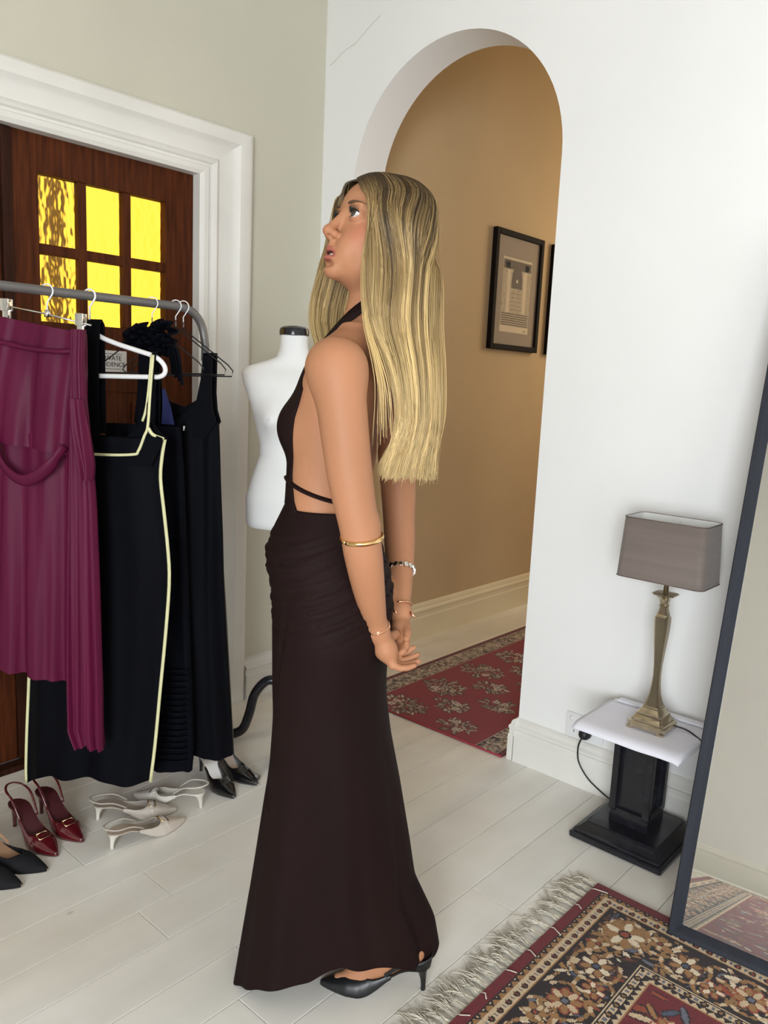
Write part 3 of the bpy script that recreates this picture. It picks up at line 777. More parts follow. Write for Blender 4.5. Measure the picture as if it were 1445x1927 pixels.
def ribbon(mb, pts, w, th=.004, wdir=(1, 0, 0)):
    """flat band following pts, width along wdir"""
    wd = Vector(wdir); rings = []
    ws = w if hasattr(w, '__len__') else [w]*len(pts)
    for i, p in enumerate(pts):
        p = Vector(p); a = Vector(pts[min(i+1, len(pts)-1)])-Vector(pts[max(i-1, 0)]); a.normalize()
        n = a.cross(wd); n.normalize(); d = wd*ws[i]/2
        rings.append([tuple(p-d-n*th/2), tuple(p+d-n*th/2), tuple(p+d+n*th/2), tuple(p-d+n*th/2)])
    mb.loft(rings); return mb
def frame(name, y, label, cat, group=None, a=GA):
    return tag(empty(name, (RXK, y, 0), a), label, cat, group)

# -- burgundy draped dress on a clip hanger
ch = frame('clip_hanger', 1.006, 'chrome clip hanger with a white hook holding the burgundy dress', 'hanger', 'hangers on the rack')
hook(MB(), stem=.060).build('hook', M_PLASTIC, ch, True)
MB().tube([(-.165, 0, 1.541), (0, 0, 1.5165), (.125, 0, 1.491)], .0024, 6).build('bar', M_CHROME, ch, True)
MB().lathe([(.008, 1.509), (.008, 1.527)], 10).build('collar', M_CHROME, ch, True)
for s, z in ((-.118, 1.527), (.096, 1.495)):
    cl = MB().box((s-.011, -.012, z-.006), (s+.011, -.005, z+.026), .002).box((s-.011, .005, z-.006), (s+.011, .012, z+.026), .002).box((s-.008, -.008, z-.028), (s+.008, .008, z-.002), .002)
    cl.tube([(s-.013, 0, z+.012), (s+.013, 0, z+.012)], .007, 8); cl.build('clip', M_CHROME, ch, angle=40)
bd = frame('draped_dress', 1.006, 'burgundy satin dress with draped panels clipped at the front of the rack', 'dress')
SK = [(1.20, -.205, .090), (1.00, -.215, .085), (.80, -.225, .078), (.60, -.235, .068), (.50, -.240, .064)]
MB().loft(garment_rows(SK, 44, 96, (.030, .040), [(3, .012, .4), (5, .008, 1.9), (8, .004, .3)], hem=lambda u: .022-.020*u), cap=False).build('skirt', M_BURG, bd, True)
OV = [(1.505, -.150, .112), (1.44, -.160, .112), (1.36, -.172, .110), (1.25, -.186, .104), (1.165, -.190, .094)]
def top_slope(rings, k):
    return [[(p[0], p[1], p[2]-k*(p[0]+.13)*max(0, (p[2]-1.40)/.105)) for p in r] for r in rings]
MB().loft(top_slope(garment_rows(OV, 26, 96, (.014, .046), [(2, .010, 2.2), (4, .006, .7), (7, .003, .2)], hem=lambda u: .018*(-u)), .15), cap=False).build('overlay', M_BURG, bd, True)
tw = smooth_path([(-.19, -.034, 1.447), (-.10, -.036, 1.436), (-.03, -.038, 1.424), (.05, -.034, 1.420), (.098, -.022, 1.424)], 6)
MB().tube(tw, .0075, 8, flat=.9).build('waist_tie', M_BURG, bd, True)
cw = smooth_path([(-.175, -.050, 1.205), (-.125, -.062, 1.165), (-.085, -.070, 1.105), (-.030, -.074, 1.080), (.030, -.070, 1.112), (.074, -.054, 1.175)], 6)
MB().tube(cw, [.006]*4+[.0085]*(len(cw)-8)+[.006]*4, 10, flat=2.1, up=(0, -.5, 1)).build('cowl_loop', M_BURG, bd, True)
SD = [(1.478, .086, .126), (1.40, .082, .122), (1.30, .080, .126), (1.16, .074, .140), (1.02, .068, .150), (.80, .062, .156), (.50, .058, .160), (.36, .060, .158), (.31, .082, .158)]
MB().loft(garment_rows(SD, 44, 72, (.014, .028), [(3, .009, 1.1), (6, .006, .2)], off=-.030, hem=lambda u: .03-.02*abs(u)), cap=False).build('side_drape', M_BURG, bd, True)
LB = [(1.30, .086, .128), (1.22, .092, .144), (1.13, .112, .156), (1.09, .124, .152)]
MB().loft(garment_rows(LB, 14, 40, (.010, .020), [(2, .008, .6)], off=-.052), cap=False).build('hip_flounce', M_BURG, bd, True)

# -- black dress with pale yellow piping on a white hanger
wh = frame('white_hanger', 1.125, 'white plastic hanger carrying the black dress with yellow piping', 'hanger', 'hangers on the rack')
hook(MB(), stem=.075, r=.0028).build('hook', M_PLASTIC, wh, True)
half = smooth_path([(0, 0, 1.490), (.03, 0, 1.468), (.08, 0, 1.450), (.14, 0, 1.434), (.190, 0, 1.420), (.216, 0, 1.400), (.221, 0, 1.380), (.207, 0, 1.367), (.17, 0, 1.364), (0, 0, 1.360)], 5)
for sg_ in (1, -1): MB().tube([(sg_*p[0], p[1], p[2]) for p in half], .0068, 8).build('arm', M_PLASTIC, wh, True)
yd = frame('piped_dress', 1.125, 'long black dress edged with pale yellow piping on the white hanger', 'dress')
YB_ = [(1.195, -.185, .222), (1.15, -.190, .214), (1.086, -.190, .209), (.996, -.192, .219), (.875, -.196, .232), (.782, -.200, .235), (.622, -.204, .223), (.459, -.212, .207), (.291, -.224, .191), (.165, -.231, .176), (.115, -.231, .172)]
MB().loft(garment_rows(YB_, 60, 96, (.020, .046), [(2, .010, .8), (4, .006, 2.1)], hem=lambda u: .056*min(1, max(0, (u+1)/.55))+.006*math.sin(7*u)), cap=False).build('skirt', M_BLACKF, yd, True)
# front bodice with a square neckline, back bodice a little higher, straps
def panel(pts, y0, y1, nm, m=M_BLACKF):
    return MB().ngon_prism(pts, 1, y0, y1).build(nm, m, yd)
panel([(-.185, 1.19), (-.185, 1.21), (-.165, 1.225), (-.150, 1.200), (-.128, 1.152), (.020, 1.146), (.149, 1.154), (.171, 1.203), (.184, 1.228), (.199, 1.209), (.222, 1.20), (.222, 1.19), (.190, 1.120), (-.170, 1.120)], -.0235, -.0175, 'front_bodice')
panel([(-.185, 1.19), (-.160, 1.245), (-.120, 1.215), (-.040, 1.188), (.080, 1.184), (.130, 1.215), (.164, 1.252), (.200, 1.212), (.222, 1.195), (.190, 1.13), (-.170, 1.13)], .010, .016, 'back_bodice')
for sg_, s0, s1 in ((1, .180, .192), (-1, -.165, -.185)):
    ribbon(MB(), [(s0, -.021, 1.225), (s0+.004*sg_, -.017, 1.32), (s1, -.008, 1.424), (s1, .0, 1.433), (s1, .007, 1.424), (s0-.006*sg_, .012, 1.33), (s0-.020*sg_, .014, 1.24)], .013, .003).build('strap', M_BLACKF, yd)
def piping(pts, r=.0042, n=5): return MB().tube(smooth_path(pts, n), r, 7).build('piping', M_PIPE, yd, True)
piping([(-.128, -.024, 1.150), (.02, -.025, 1.144), (.135, -.025, 1.150), (.154, -.025, 1.162), (.171, -.024, 1.203), (.181, -.023, 1.232), (.186, -.019, 1.32), (.191, -.010, 1.424)])
piping([(.186, -.009, 1.424), (.180, -.016, 1.33), (.172, -.016, 1.275), (.160, -.012, 1.243)], .0036)
piping([(.182, -.023, 1.226), (.196, -.022, 1.208), (.223, -.012, 1.197)], .0048)
piping([(s, -.004, z) for z, _, s in YB_[:-1]]+[(.1775, -.004, .172)] if False else [(s, -.004, max(z, .171)) for z, _, s in YB_[:-1]], .0050, 3); piping([(s, -.004, z) for z, s, _ in YB_], .0052, 3)
# black strap by the hanger neck
ribbon(MB(), [(.012, -.018, 1.19), (.014, -.022, 1.30), (.015, -.020, 1.42), (.016, -.012, 1.500), (.016, 0, 1.512), (.016, .012, 1.500), (.014, .016, 1.20)], .042, .004).build('shoulder_strap', M_BLACKF, yd)

# -- ruffled black dress with a cobalt lining on a wire hanger
def wire_hanger(y, label, dz=0.):
    o = frame('wire_hanger', y, label, 'hanger', 'hangers on the rack')
    hook(MB(), stem=.060, r=.0018).build('hook', M_PLASTIC, o, True)
    pts = [(0, 0, 1.515+dz), (.145, 0, 1.412+dz), (.160, 0, 1.395+dz), (.156, 0, 1.379+dz), (-.156, 0, 1.370+dz), (-.172, 0, 1.381+dz), (-.165, 0, 1.393+dz), (0, 0, 1.515+dz), (0, 0, 1.535+dz)]
    MB().tube(pts, .0020, 6).build('wire', M_DARK, o, True); return o
wire_hanger(1.320, 'black wire hanger under the ruffled black dress')
wire_hanger(1.400, 'black wire hanger poking out at the right end of the rack')
wire_hanger(1.427, 'outermost black wire hanger beside the white dress form', -.004)
rd_ = frame('ruffled_dress', 1.320, 'black dress with a scrunched ruffle collar and cobalt lining between two dresses', 'dress')
RB = [(1.22, -.150, .090), (1.10, -.150, .100), (.90, -.150, .110), (.60, -.150, .122), (.385, -.150, .132), (.20, -.145, .138), (.13, -.14, .132)]
MB().loft(garment_rows(RB, 40, 72, (.018, .036), [(3, .007, .4), (5, .004, 1.4)]), cap=False).build('body', M_BLACKF2, rd_, True)
for k in range(16):
    z = .17+k*.020; sL, sR = interp(RB[::-1], z)
    MB().tube(smooth_path([(.0, -.043, z), (.06, -.042, z+.002), (.11, -.034, z+.003), (sR, -.002, z+.004)], 4), .0042, 5).build('rib', M_BLACKF2, rd_, True)
ribbon(MB(), [(-.012, -.016, 1.20), (-.010, -.014, 1.33), (-.008, -.006, 1.44), (-.008, .006, 1.44), (-.010, .014, 1.33), (-.010, .016, 1.20)], .056, .004).build('strap', M_BLACKF2, rd_)
ribbon(MB(), [(.044, .012, 1.225), (.040, .012, 1.275), (.030, .012, 1.33)], [.040, .026, .008], .003).build('lining', M_BLUEF, rd_)
rf = MB(); rr_ = random.Random(4)
for k in range(9):
    cx_, cz_ = rr_.uniform(-.042, .060), rr_.uniform(1.450, 1.505); R = rr_.uniform(.026, .044); ph = rr_.uniform(0, 6); n = 46; r0 = []; r1 = []
    for i in range(n+1):
        a = 2*math.pi*i/n; q = 1+.13*math.sin(7*a+ph)
        r0.append((cx_+R*.25*math.cos(a), -.010+.004*math.sin(5*a), cz_+R*.22*math.sin(a)))
        r1.append((cx_+R*q*math.cos(a), -.020+.016*math.sin(7*a+ph)-.012*(k % 3), cz_+R*.85*q*math.sin(a)))
    mid = [tuple((np.array(a)+np.array(b))/2+np.array((0, -.014, 0))) for a, b in zip(r0, r1)]
    rf.loft([r0, mid, r1], close=False, cap=False)
for k in range(4):
    s = .05+.010*k; rf.tube(smooth_path([(s-.02, -.02, 1.47), (s+.010, -.024, 1.44), (s+.020, -.02, 1.405-.012*k), (s+.022, -.016, 1.375-.01*k)], 4), .0075, 6, flat=.5)
o = rf.build('ruffle', M_BLACKF2, rd_, True); o.modifiers.new('thick', 'SOLIDIFY').thickness = .002

# -- plain black dress at the end of the rail
kd = frame('black_dress', 1.427, 'plain long black dress with wide straps at the right end of the rack', 'dress')
KB = [(1.236, -.150, .117), (1.15, -.150, .121), (1.062, -.150, .124), (.895, -.150, .132), (.723, -.150, .137), (.549, -.150, .148), (.371, -.150, .160), (.22, -.155, .171), (.150, -.158, .175)]
MB().loft(garment_rows(KB, 50, 96, (.020, .050), [(2, .012, 1.6), (4, .010, .3), (6, .004, 1)], hem=lambda u: .05*max(0, .45-abs(u-.05))), cap=False).build('skirt', M_BLACKF, kd, True)
def kpanel(pts, y0, y1, nm): return MB().ngon_prism(pts, 1, y0, y1).build(nm, M_BLACKF, kd)
kpanel([(-.150, 1.225), (-.140, 1.30), (-.133, 1.438), (-.082, 1.438), (-.078, 1.300), (-.062, 1.262), (-.034, 1.238), (.001, 1.246), (.030, 1.268), (.053, 1.298), (.066, 1.36), (.074, 1.438), (.103, 1.440), (.101, 1.325), (.106, 1.27), (.117, 1.236), (.085, 1.185), (-.12, 1.185)], -.024, -.019, 'front_bodice')
kpanel([(-.150, 1.225), (-.140, 1.30), (-.133, 1.438), (-.082, 1.438), (-.078, 1.330), (-.050, 1.290), (.0, 1.275), (.040, 1.300), (.066, 1.37), (.074, 1.438), (.103, 1.440), (.101, 1.325), (.106, 1.27), (.117, 1.236), (.085, 1.185), (-.12, 1.185)], .014, .019, 'back_bodice')
kpanel([(-.133, 1.434), (-.133, 1.441), (-.082, 1.441), (-.082, 1.434)], -.024, .019, 'shoulder_fold'); kpanel([(.074, 1.434), (.074, 1.441), (.103, 1.443), (.103, 1.434)], -.024, .019, 'shoulder_fold')
MB().box((.012, -.026, 1.205), (.018, -.024, 1.219)).build('care_tag', M_PLASTIC, kd)

# ------------------------------------------------------------------ shoes
def pump(label, cat_group, up, ins, heelm, H=.055, L=.250, strap='sling', buckle=None, name='slingback_shoe', vamp=.150, trim=None, bow=False, sh=.049):
    """pointed court shoe, local x = towards the toe, heel seat at the origin end, sole on z=0"""
    o = empty(name, (0, 0, 0)); tag(o, label, 'shoe', cat_group)
    def zs(x):   # height of the insole
        t = min(max((x-.045)/(.115), 0), 1); t = t*t*(3-2*t)
        return H*(1-t)+.006*t+.002*max(0, (x-.2)/.05)
    def hw(x):
        return float(np.interp(x, [0, .008, .03, .06, .10, .14, .165, .19, .215, .235, L-.004, L], [.006, .018, .026, .0255, .024, .032, .0355, .031, .021, .0115, .0045, .001]))
    xs_ = np.concatenate([[0, .004], np.linspace(.012, L-.006, 26), [L-.002, L]])
    rings = []
    for x in xs_:
        w = hw(x); z = zs(x); t = .0055 if x > .14 else .0045
        rings.append([(x, -w, z-t), (x, w, z-t), (x, w*1.02, z), (x, 0, z-.0006), (x, -w*1.02, z)])
    MB().loft(rings).build('sole', ins, o, angle=40)
    # upper: side walls that meet over the toes
    xs2 = np.concatenate([np.linspace(.088, L-.006, 30), [L-.001]]); rings = []; N = 14
    for x in xs2:
        w = hw(x)*1.06+.0008; z = zs(x)-.006
        hgt = float(np.interp(x, [.088, .11, .13, vamp, .19, .22, L], [.014, .026, .034, .040, .031, .019, .009]))
        cover = float(np.interp(x, [.088, vamp-.028, vamp, vamp+.016], [.36, .44, .60, 1.0]))
        row = []
        for k in range(N+1):
            row.append(k/N)
        left = []; right = []
        for k in range(N//2+1):
            a = (k/(N//2))*math.pi/2*cover
            left.append((x, -w*math.cos(a)**.75, z+hgt*math.sin(a)**.85)); right.append((x, w*math.cos(a)**.75, z+hgt*math.sin(a)**.85))
        rings.append((left, right))
    mb = MB(); mb.loft([r[0] for r in rings], close=False, cap=False); mb.loft([r[1] for r in rings], close=False, cap=False)
    me = mb.mesh('upper', True, False); bm = bmesh.new(); bm.from_mesh(me); bmesh.ops.remove_doubles(bm, verts=bm.verts[:], dist=.0004); bmesh.ops.recalc_face_normals(bm, faces=bm.faces[:]); bm.to_mesh(me); bm.free()
    u_ = link('upper', me, up, o); u_.modifiers.new('thick', 'SOLIDIFY').thickness = .0016; u_.modifiers['thick'].offset = 0
    # heel
    hb = MB(); r_ = []
    for t, ww, dx in ((0, .022, .022), (.12, .018, .020), (.3, .0105, .016), (.6, .0068, .013), (.9, .0055, .012), (1, .0065, .012)):
        z = (H-.004)*(1-t); r_.append([(dx+ww*.95*math.cos(2*math.pi*k/10)*(1 if t > .05 else .95), ww*math.sin(2*math.pi*k/10), z) for k in range(10)])
    hb.loft(r_).build('heel', heelm, o, True)
    if strap:
        p = smooth_path([(.098, -.0255, zs(.098)+.012), (.06, -.029, H+sh*.6), (.02, -.027, H+sh-.005), (-.004, -.014, H+sh-.001), (-.010, 0, H+sh), (-.004, .014, H+sh-.001), (.02, .027, H+sh-.005), (.06, .029, H+sh*.6), (.098, .0255, zs(.098)+.012)], 5)
        if strap == 'cup':
            rr2 = []
            for i in range(19):
                a = math.pi*(i/18)-math.pi/2; x = .034-.037*math.cos(a); y = .027*math.sin(a)
                rr2.append([(x, y, H-.004), (x-.002, y*1.02, H+.012), (x-.003, y*1.0, H+.026*math.cos(a*.55))])
            m_ = MB().loft(rr2, close=False, cap=False).build('heel_cup', up, o, True); m_.modifiers.new('thick', 'SOLIDIFY').thickness = .002
            for sg_ in (-1, 1): ribbon(MB(), smooth_path([(.045, sg_*.028, H+.018), (.075, sg_*.029, H+.006), (.104, sg_*.026, zs(.104)+.014)], 4), .010, .002, (0, 0, 1)).build('strap', trim or up, o)
        else:
            MB().tube(p, .0040, 6, flat=.45, up=(0, 0, 1)).build('strap', up, o, True)
    if buckle:
        bx = vamp+.022; z0 = zs(bx)+.0345
        b_ = [(bx-.010, -.016, z0-.002), (bx-.010, .016, z0-.002), (bx+.012, .016, z0-.008), (bx+.012, -.016, z0-.008), (bx-.010, -.016, z0-.002)]
        ribbon(MB(), smooth_path([(bx, -.036, zs(bx)+.004), (bx-.001, -.026, z0-.010), (bx-.001, 0, z0-.001), (bx-.001, .026, z0-.010), (bx, .036, zs(bx)+.004)], 4), .013, .002, (1, 0, 0)).build('vamp_strap', up, o)
        MB().tube(b_, .0022, 6).build('buckle', buckle, o, True)
    return o
def place(o, toe, ang, L=.25, tilt=0.):
    a = math.radians(ang); o.location = (toe[0]-L*math.cos(a), toe[1]-L*math.sin(a), 0.0006); o.rotation_euler = (0, 0, a)
M_PATR = mat('oxblood_patent', (.085, .006, .010), .12, var=.15, coat=.8, spec=.6)
M_PATRI = mat('oxblood_lining', (.060, .008, .012), .5)
M_PATB = mat('black_patent', (.006, .006, .007), .12, var=.1, coat=.8, spec=.6)
M_SUEB = mat('black_suede', (.008, .008, .010), .85, var=.2, bump=.2, bscale=600, spec=.25)
M_NUDE = mat('nude_leather', (.42, .25, .15), .5)
M_IVORY = mat('ivory_leather', (.70, .66, .59), .35, var=.04)
M_BEIGE = mat('beige_leather', (.52, .46, .40), .42, var=.05); M_BEIGEI = mat('beige_insole', (.42, .35, .28), .6)
M_SILV = mat('silver_insole', (.62, .62, .63), .22, .85, var=.1)
M_GOLDB = mat('pale_gold', (.65, .50, .28), .25, 1.0)
s = pump('oxblood patent slingback nearer the camera, toe by the black shoes', 'shoes on the floor by the rack', M_PATR, M_PATRI, M_PATR, .082, buckle=M_GOLDB); place(s, (-2.030, .965), 4)
s = pump('oxblood patent slingback standing under the piped black dress', 'shoes on the floor by the rack', M_PATR, M_PATRI, M_PATR, .082, buckle=M_GOLDB); place(s, (-2.045, 1.050), 3)
s = pump('black suede shoe with a nude strap at the left edge', 'shoes on the floor by the rack', M_SUEB, M_NUDE, M_SUEB, .055, strap='cup', trim=M_NUDE, name='court_shoe'); place(s, (-1.985, .915), 28)
s = pump('black suede shoe cut off by the lower left edge of the photo', 'shoes on the floor by the rack', M_SUEB, M_NUDE, M_SUEB, .055, strap='cup', trim=M_NUDE, name='court_shoe'); place(s, (-1.965, .835), 28)
s = pump('ivory slingback kitten heel with a square buckle, toe pointing left', 'shoes on the floor by the rack', M_IVORY, M_IVORY, M_IVORY, .055, buckle=M_SILV, sh=.030); place(s, (-2.178, 1.296), -151)
s = pump('beige kitten heel nearest the camera in the shoe group', 'shoes on the floor by the rack', M_BEIGE, M_BEIGEI, M_IVORY, .052, L=.250, buckle=M_GOLDB, sh=.020); place(s, (-1.940, 1.332), 85)
s = pump('beige kitten heel lying close behind its twin by the rack', 'shoes on the floor by the rack', M_BEIGE, M_BEIGEI, M_IVORY, .052, L=.250, buckle=M_GOLDB, sh=.020); place(s, (-2.004, 1.345), 58)
s = pump('black patent pump with a silver insole nearest the dress form leg', 'shoes on the floor by the rack', M_PATB, M_SILV, M_PATB, .075, strap=None, name='court_shoe'); place(s, (-1.952, 1.632), 2)
s = pump('black patent pump with a silver insole beside the ivory slingback', 'shoes on the floor by the rack', M_PATB, M_SILV, M_PATB, .075, strap=None, name='court_shoe'); place(s, (-1.935, 1.522), -8)
# ------------------------------------------------------------------ the woman: sculpted as one implicit surface
PD = 1.6266
PLOC = (-math.sin(YAW)*PD, math.cos(YAW)*PD, 0.0)
person = empty('person', PLOC, YAW)
tag(person, 'woman in a long dark brown halter dress standing with hands clasped behind her', 'person')
# local axes: x to the right of the picture, y away from the photographer, z up

class Field:
    def __init__(s, xs, ys, zs):
        s.a = [np.asarray(q, np.float32) for q in (xs, ys, zs)]
        s.D = np.full((len(xs), len(ys), len(zs)), .5, np.float32)
    def block(s, lo, hi):
        sl = []
        for q, l, h in zip(s.a, lo, hi):
            i0 = int(np.searchsorted(q, l)); i1 = int(np.searchsorted(q, h)); i0 = max(0, i0-1); i1 = min(len(q), i1+1)
            if i1 <= i0: return None, None
            sl.append(slice(i0, i1))
        X = s.a[0][sl[0]][:, None, None]; Y = s.a[1][sl[1]][None, :, None]; Z = s.a[2][sl[2]][None, None, :]
        return tuple(sl), (X, Y, Z)
    def add(s, lo, hi, fn, k=.01, op='add'):
        mg = k+.012; sl, P = s.block([a-mg for a in lo], [b+mg for b in hi])
        if sl is None: return
        d = fn(*P).astype(np.float32); A = s.D[sl]
        if op == 'add':
            h = np.clip(.5+.5*(A-d)/k, 0, 1); s.D[sl] = A+(d-A)*h-k*h*(1-h)
        else:
            d = -d; h = np.clip(.5-.5*(A-d)/k, 0, 1); s.D[sl] = A+(d-A)*h+k*h*(1-h)
    def cone(s, a, b, r1, r2, k=.01, op='add'):
        a = np.array(a, float); b = np.array(b, float); ab = b-a; L2 = float(ab@ab)+1e-12; R = max(r1, r2)
        def fn(X, Y, Z):
            t = np.clip(((X-a[0])*ab[0]+(Y-a[1])*ab[1]+(Z-a[2])*ab[2])/L2, 0, 1)
            return np.sqrt((X-a[0]-t*ab[0])**2+(Y-a[1]-t*ab[1])**2+(Z-a[2]-t*ab[2])**2)-(r1+(r2-r1)*t)
        s.add(np.minimum(a, b)-R, np.maximum(a, b)+R, fn, k, op)
    def chain(s, pts, rs, k=.008, op='add'):
        pts = [np.array(p, float) for p in pts]; R = max(rs)
        def fn(X, Y, Z):
            out = None
            for i in range(len(pts)-1):
                a = pts[i]; ab = pts[i+1]-a; L2 = float(ab@ab)+1e-12
                t = np.clip(((X-a[0])*ab[0]+(Y-a[1])*ab[1]+(Z-a[2])*ab[2])/L2, 0, 1)
                d = np.sqrt((X-a[0]-t*ab[0])**2+(Y-a[1]-t*ab[1])**2+(Z-a[2]-t*ab[2])**2)-(rs[i]+(rs[i+1]-rs[i])*t)
                out = d if out is None else np.minimum(out, d)
            return out
        s.add(np.min(pts, 0)-R, np.max(pts, 0)+R, fn, k, op)
    def limb(s, pts, rs, k=.01, n=6):
        Q = smooth_path([tuple(p)+(r,) for p, r in zip(pts, rs)], n); s.chain([q[:3] for q in Q], [float(q[3]) for q in Q], k)
    def ellips(s, c, r, M=None, k=.01, op='add'):
        """ellipsoid; M rows = its axes in world"""
        c = np.array(c, float); r = np.array(r, float); M = np.eye(3) if M is None else M; R = float(r.max()); rm = float(r.min())
        def fn(X, Y, Z):
            dx, dy, dz = X-c[0], Y-c[1], Z-c[2]
            q = [(M[i, 0]*dx+M[i, 1]*dy+M[i, 2]*dz) for i in range(3)]
            k0 = np.sqrt(sum((q[i]/r[i])**2 for i in range(3))); k1 = np.sqrt(sum((q[i]/r[i]**2)**2 for i in range(3)))
            return k0*(k0-1)/np.maximum(k1, 1e-6)
        s.add(c-R, c+R, fn, k, op)
    def mesh(s, name):
        D = s.D; xs, ys, zs = s.a; nx, ny, nz = D.shape; ins = D < 0
        c8 = [(i, j, k) for i in (0, 1) for j in (0, 1) for k in (0, 1)]
        anyi = np.zeros((nx-1, ny-1, nz-1), bool); alli = np.ones((nx-1, ny-1, nz-1), bool)
        for i, j, k in c8:
            q = ins[i:nx-1+i, j:ny-1+j, k:nz-1+k]; anyi |= q; alli &= q
        act = anyi & ~alli; I, J, K = np.nonzero(act); n = len(I)
        vid = np.full(act.shape, -1, np.int32); vid[I, J, K] = np.arange(n)
        acc = np.zeros((n, 3)); cnt = np.zeros(n)
        vals = {c: D[I+c[0], J+c[1], K+c[2]].astype(np.float64) for c in c8}
        for c in c8:
            for ax in range(3):
                if c[ax] == 1: continue
                e = list(c); e[ax] = 1; e = tuple(e); d0, d1 = vals[c], vals[e]; m = (d0 < 0) != (d1 < 0)
                t = np.where(m, d0/np.where(np.abs(d0-d1) < 1e-12, 1, d0-d1), 0)
                p0 = np.stack([xs[I+c[0]], ys[J+c[1]], zs[K+c[2]]], 1); p1 = np.stack([xs[I+e[0]], ys[J+e[1]], zs[K+e[2]]], 1)
                acc += np.where(m[:, None], p0+(p1-p0)*t[:, None], 0); cnt += m
        V = acc/np.maximum(cnt, 1)[:, None]; F = []
        for ax in range(3):
            o = [a for a in range(3) if a != ax]
            s0 = [slice(1, -1)]*3; s1 = [slice(1, -1)]*3; s0[ax] = slice(0, D.shape[ax]-1); s1[ax] = slice(1, D.shape[ax])
            a0 = ins[tuple(s0)]; a1 = ins[tuple(s1)]; ch = a0 != a1; idx = list(np.nonzero(ch)); flip = a0[tuple(idx)]
            for q in o: idx[q] = idx[q]+1
            def vat(d0, d1):
                w = [idx[0], idx[1], idx[2]]; w[o[0]] = w[o[0]]+d0; w[o[1]] = w[o[1]]+d1; return vid[w[0], w[1], w[2]]
            q = np.stack([vat(-1, -1), vat(0, -1), vat(0, 0), vat(-1, 0)], 1)
            if ax == 1: flip = ~flip
            q = np.where(flip[:, None], q, q[:, ::-1]); F.append(q)
        F = np.concatenate(F); F = F[(F >= 0).all(1)]
        return V, F
def np_mesh(name, V, F, smooth=True):
    me = bpy.data.meshes.new(name); me.vertices.add(len(V)); me.vertices.foreach_set('co', np.asarray(V, np.float32).ravel())
    F = np.asarray(F, np.int32); me.loops.add(F.size); me.loops.foreach_set('vertex_index', F.ravel())
    me.polygons.add(len(F)); me.polygons.foreach_set('loop_start', (np.arange(len(F))*F.shape[1]).astype(np.int32))
    me.update(); me.validate()
    if smooth: me.polygons.foreach_set('use_smooth', np.ones(len(me.polygons), bool))
    return me

AB = math.radians(18); FB = np.array([-math.cos(AB), math.sin(AB)]); LB_ = np.array([-math.sin(AB), -math.cos(AB)])
V0 = .065
TOR = [  # z, centre u, half width, half depth
    (.66, -.098, .128, .085), (.74, -.102, .138, .095), (.84, -.105, .146, .104), (.92, -.107, .150, .108), (1.00, -.112, .140, .100), (1.06, -.117, .125, .092),
    (1.12, -.119, .113, .085), (1.18, -.117, .113, .085), (1.25, -.110, .121, .091), (1.31, -.103, .128, .094), (1.36, -.096, .132, .088), (1.40, -.089, .130, .076), (1.43, -.082, .118, .063), (1.455, -.074, .090, .053), (1.48, -.066, .055, .046)]
_tz = np.array([t[0] for t in TOR])
def _spl(col):
    y = np.array([t[col] for t in TOR]); zz = np.linspace(_tz[0], _tz[-1], 160); v = np.interp(zz, _tz, y)
    for _ in range(6): v[1:-1] = .25*v[:-2]+.5*v[1:-1]+.25*v[2:]
    return zz, v
_SP = [_spl(c) for c in (1, 2, 3)]
def tor(z): return [np.interp(z, *_SP[i]) for i in range(3)]
def torso_fn(X, Y, Z):
    cu, w, d = tor(Z); dx = X-cu; dy = Y-V0
    f = dx*FB[0]+dy*FB[1]; l = dx*LB_[0]+dy*LB_[1]
    k0 = np.sqrt((f/d)**2+(l/w)**2); k1 = np.sqrt((f/d**2)**2+(l/w**2)**2)
    q = k0*(k0-1)/np.maximum(k1, 1e-6)
    return np.maximum(q, np.maximum(_tz[0]-Z, Z-_tz[-1]))
def bpt(f, l, z):
    cu = float(tor(z)[0]); return (cu+f*FB[0]+l*LB_[0], V0+f*FB[1]+l*LB_[1], z)
def add_torso(Fd):
    Fd.add((-.30, -.20, .64), (.10, .32, 1.49), torso_fn, .012)
    for s_ in (1, -1):
        Fd.ellips(bpt(.056, .060*s_, 1.280), (.046, .046, .048), k=.035)                 # bust
        Fd.ellips(bpt(-.050, .066*s_, .885), (.070, .070, .075), k=.05)                   # seat
        Fd.ellips(bpt(-.050, .075*s_, 1.355), (.034, .034, .058), k=.035)                 # shoulder blade
        Fd.cone(bpt(-.010, .035*s_, 1.468), bpt(-.004, .128*s_, 1.422), .032, .036, .04)  # trapezius to shoulder
    sp = [bpt(-float(tor(z)[2])-.010, 0, z) for z in np.linspace(1.08, 1.40, 7)]
    Fd.chain(sp, [.0135]*7, .018, 'sub')

# ---- head frame
HB, HP = math.radians(30), math.radians(18)
HF = np.array([-math.cos(HB)*math.cos(HP), -math.sin(HB)*math.cos(HP), math.sin(HP)])
HL = np.array([math.sin(HB), -math.cos(HB), 0.0]); HU = np.cross(HL, HF)
HU = HU if HU[2] > 0 else -HU
HC = np.array([-.035, .060, 1.667]); HM = np.stack([HL, HF, HU])
def hd(x, y, z): return tuple(HC+x*HL+y*HF+z*HU)
EYE = (.0345, .0740, .007); ER = .0150

ax_u = axis_lines([(-.285, -.172, .004), (-.172, .100, .0019), (.100, .205, .004)])
ax_v = axis_lines([(-.215, -.075, .003), (-.075, .160, .0019), (.160, .330, .004)])
ax_z = axis_lines([(-.006, .165, .004), (.165, .740, .012), (.740, .900, .0024), (.900, 1.535, .0036), (1.535, 1.815, .0019)])
BF = Field(ax_u, ax_v, ax_z)
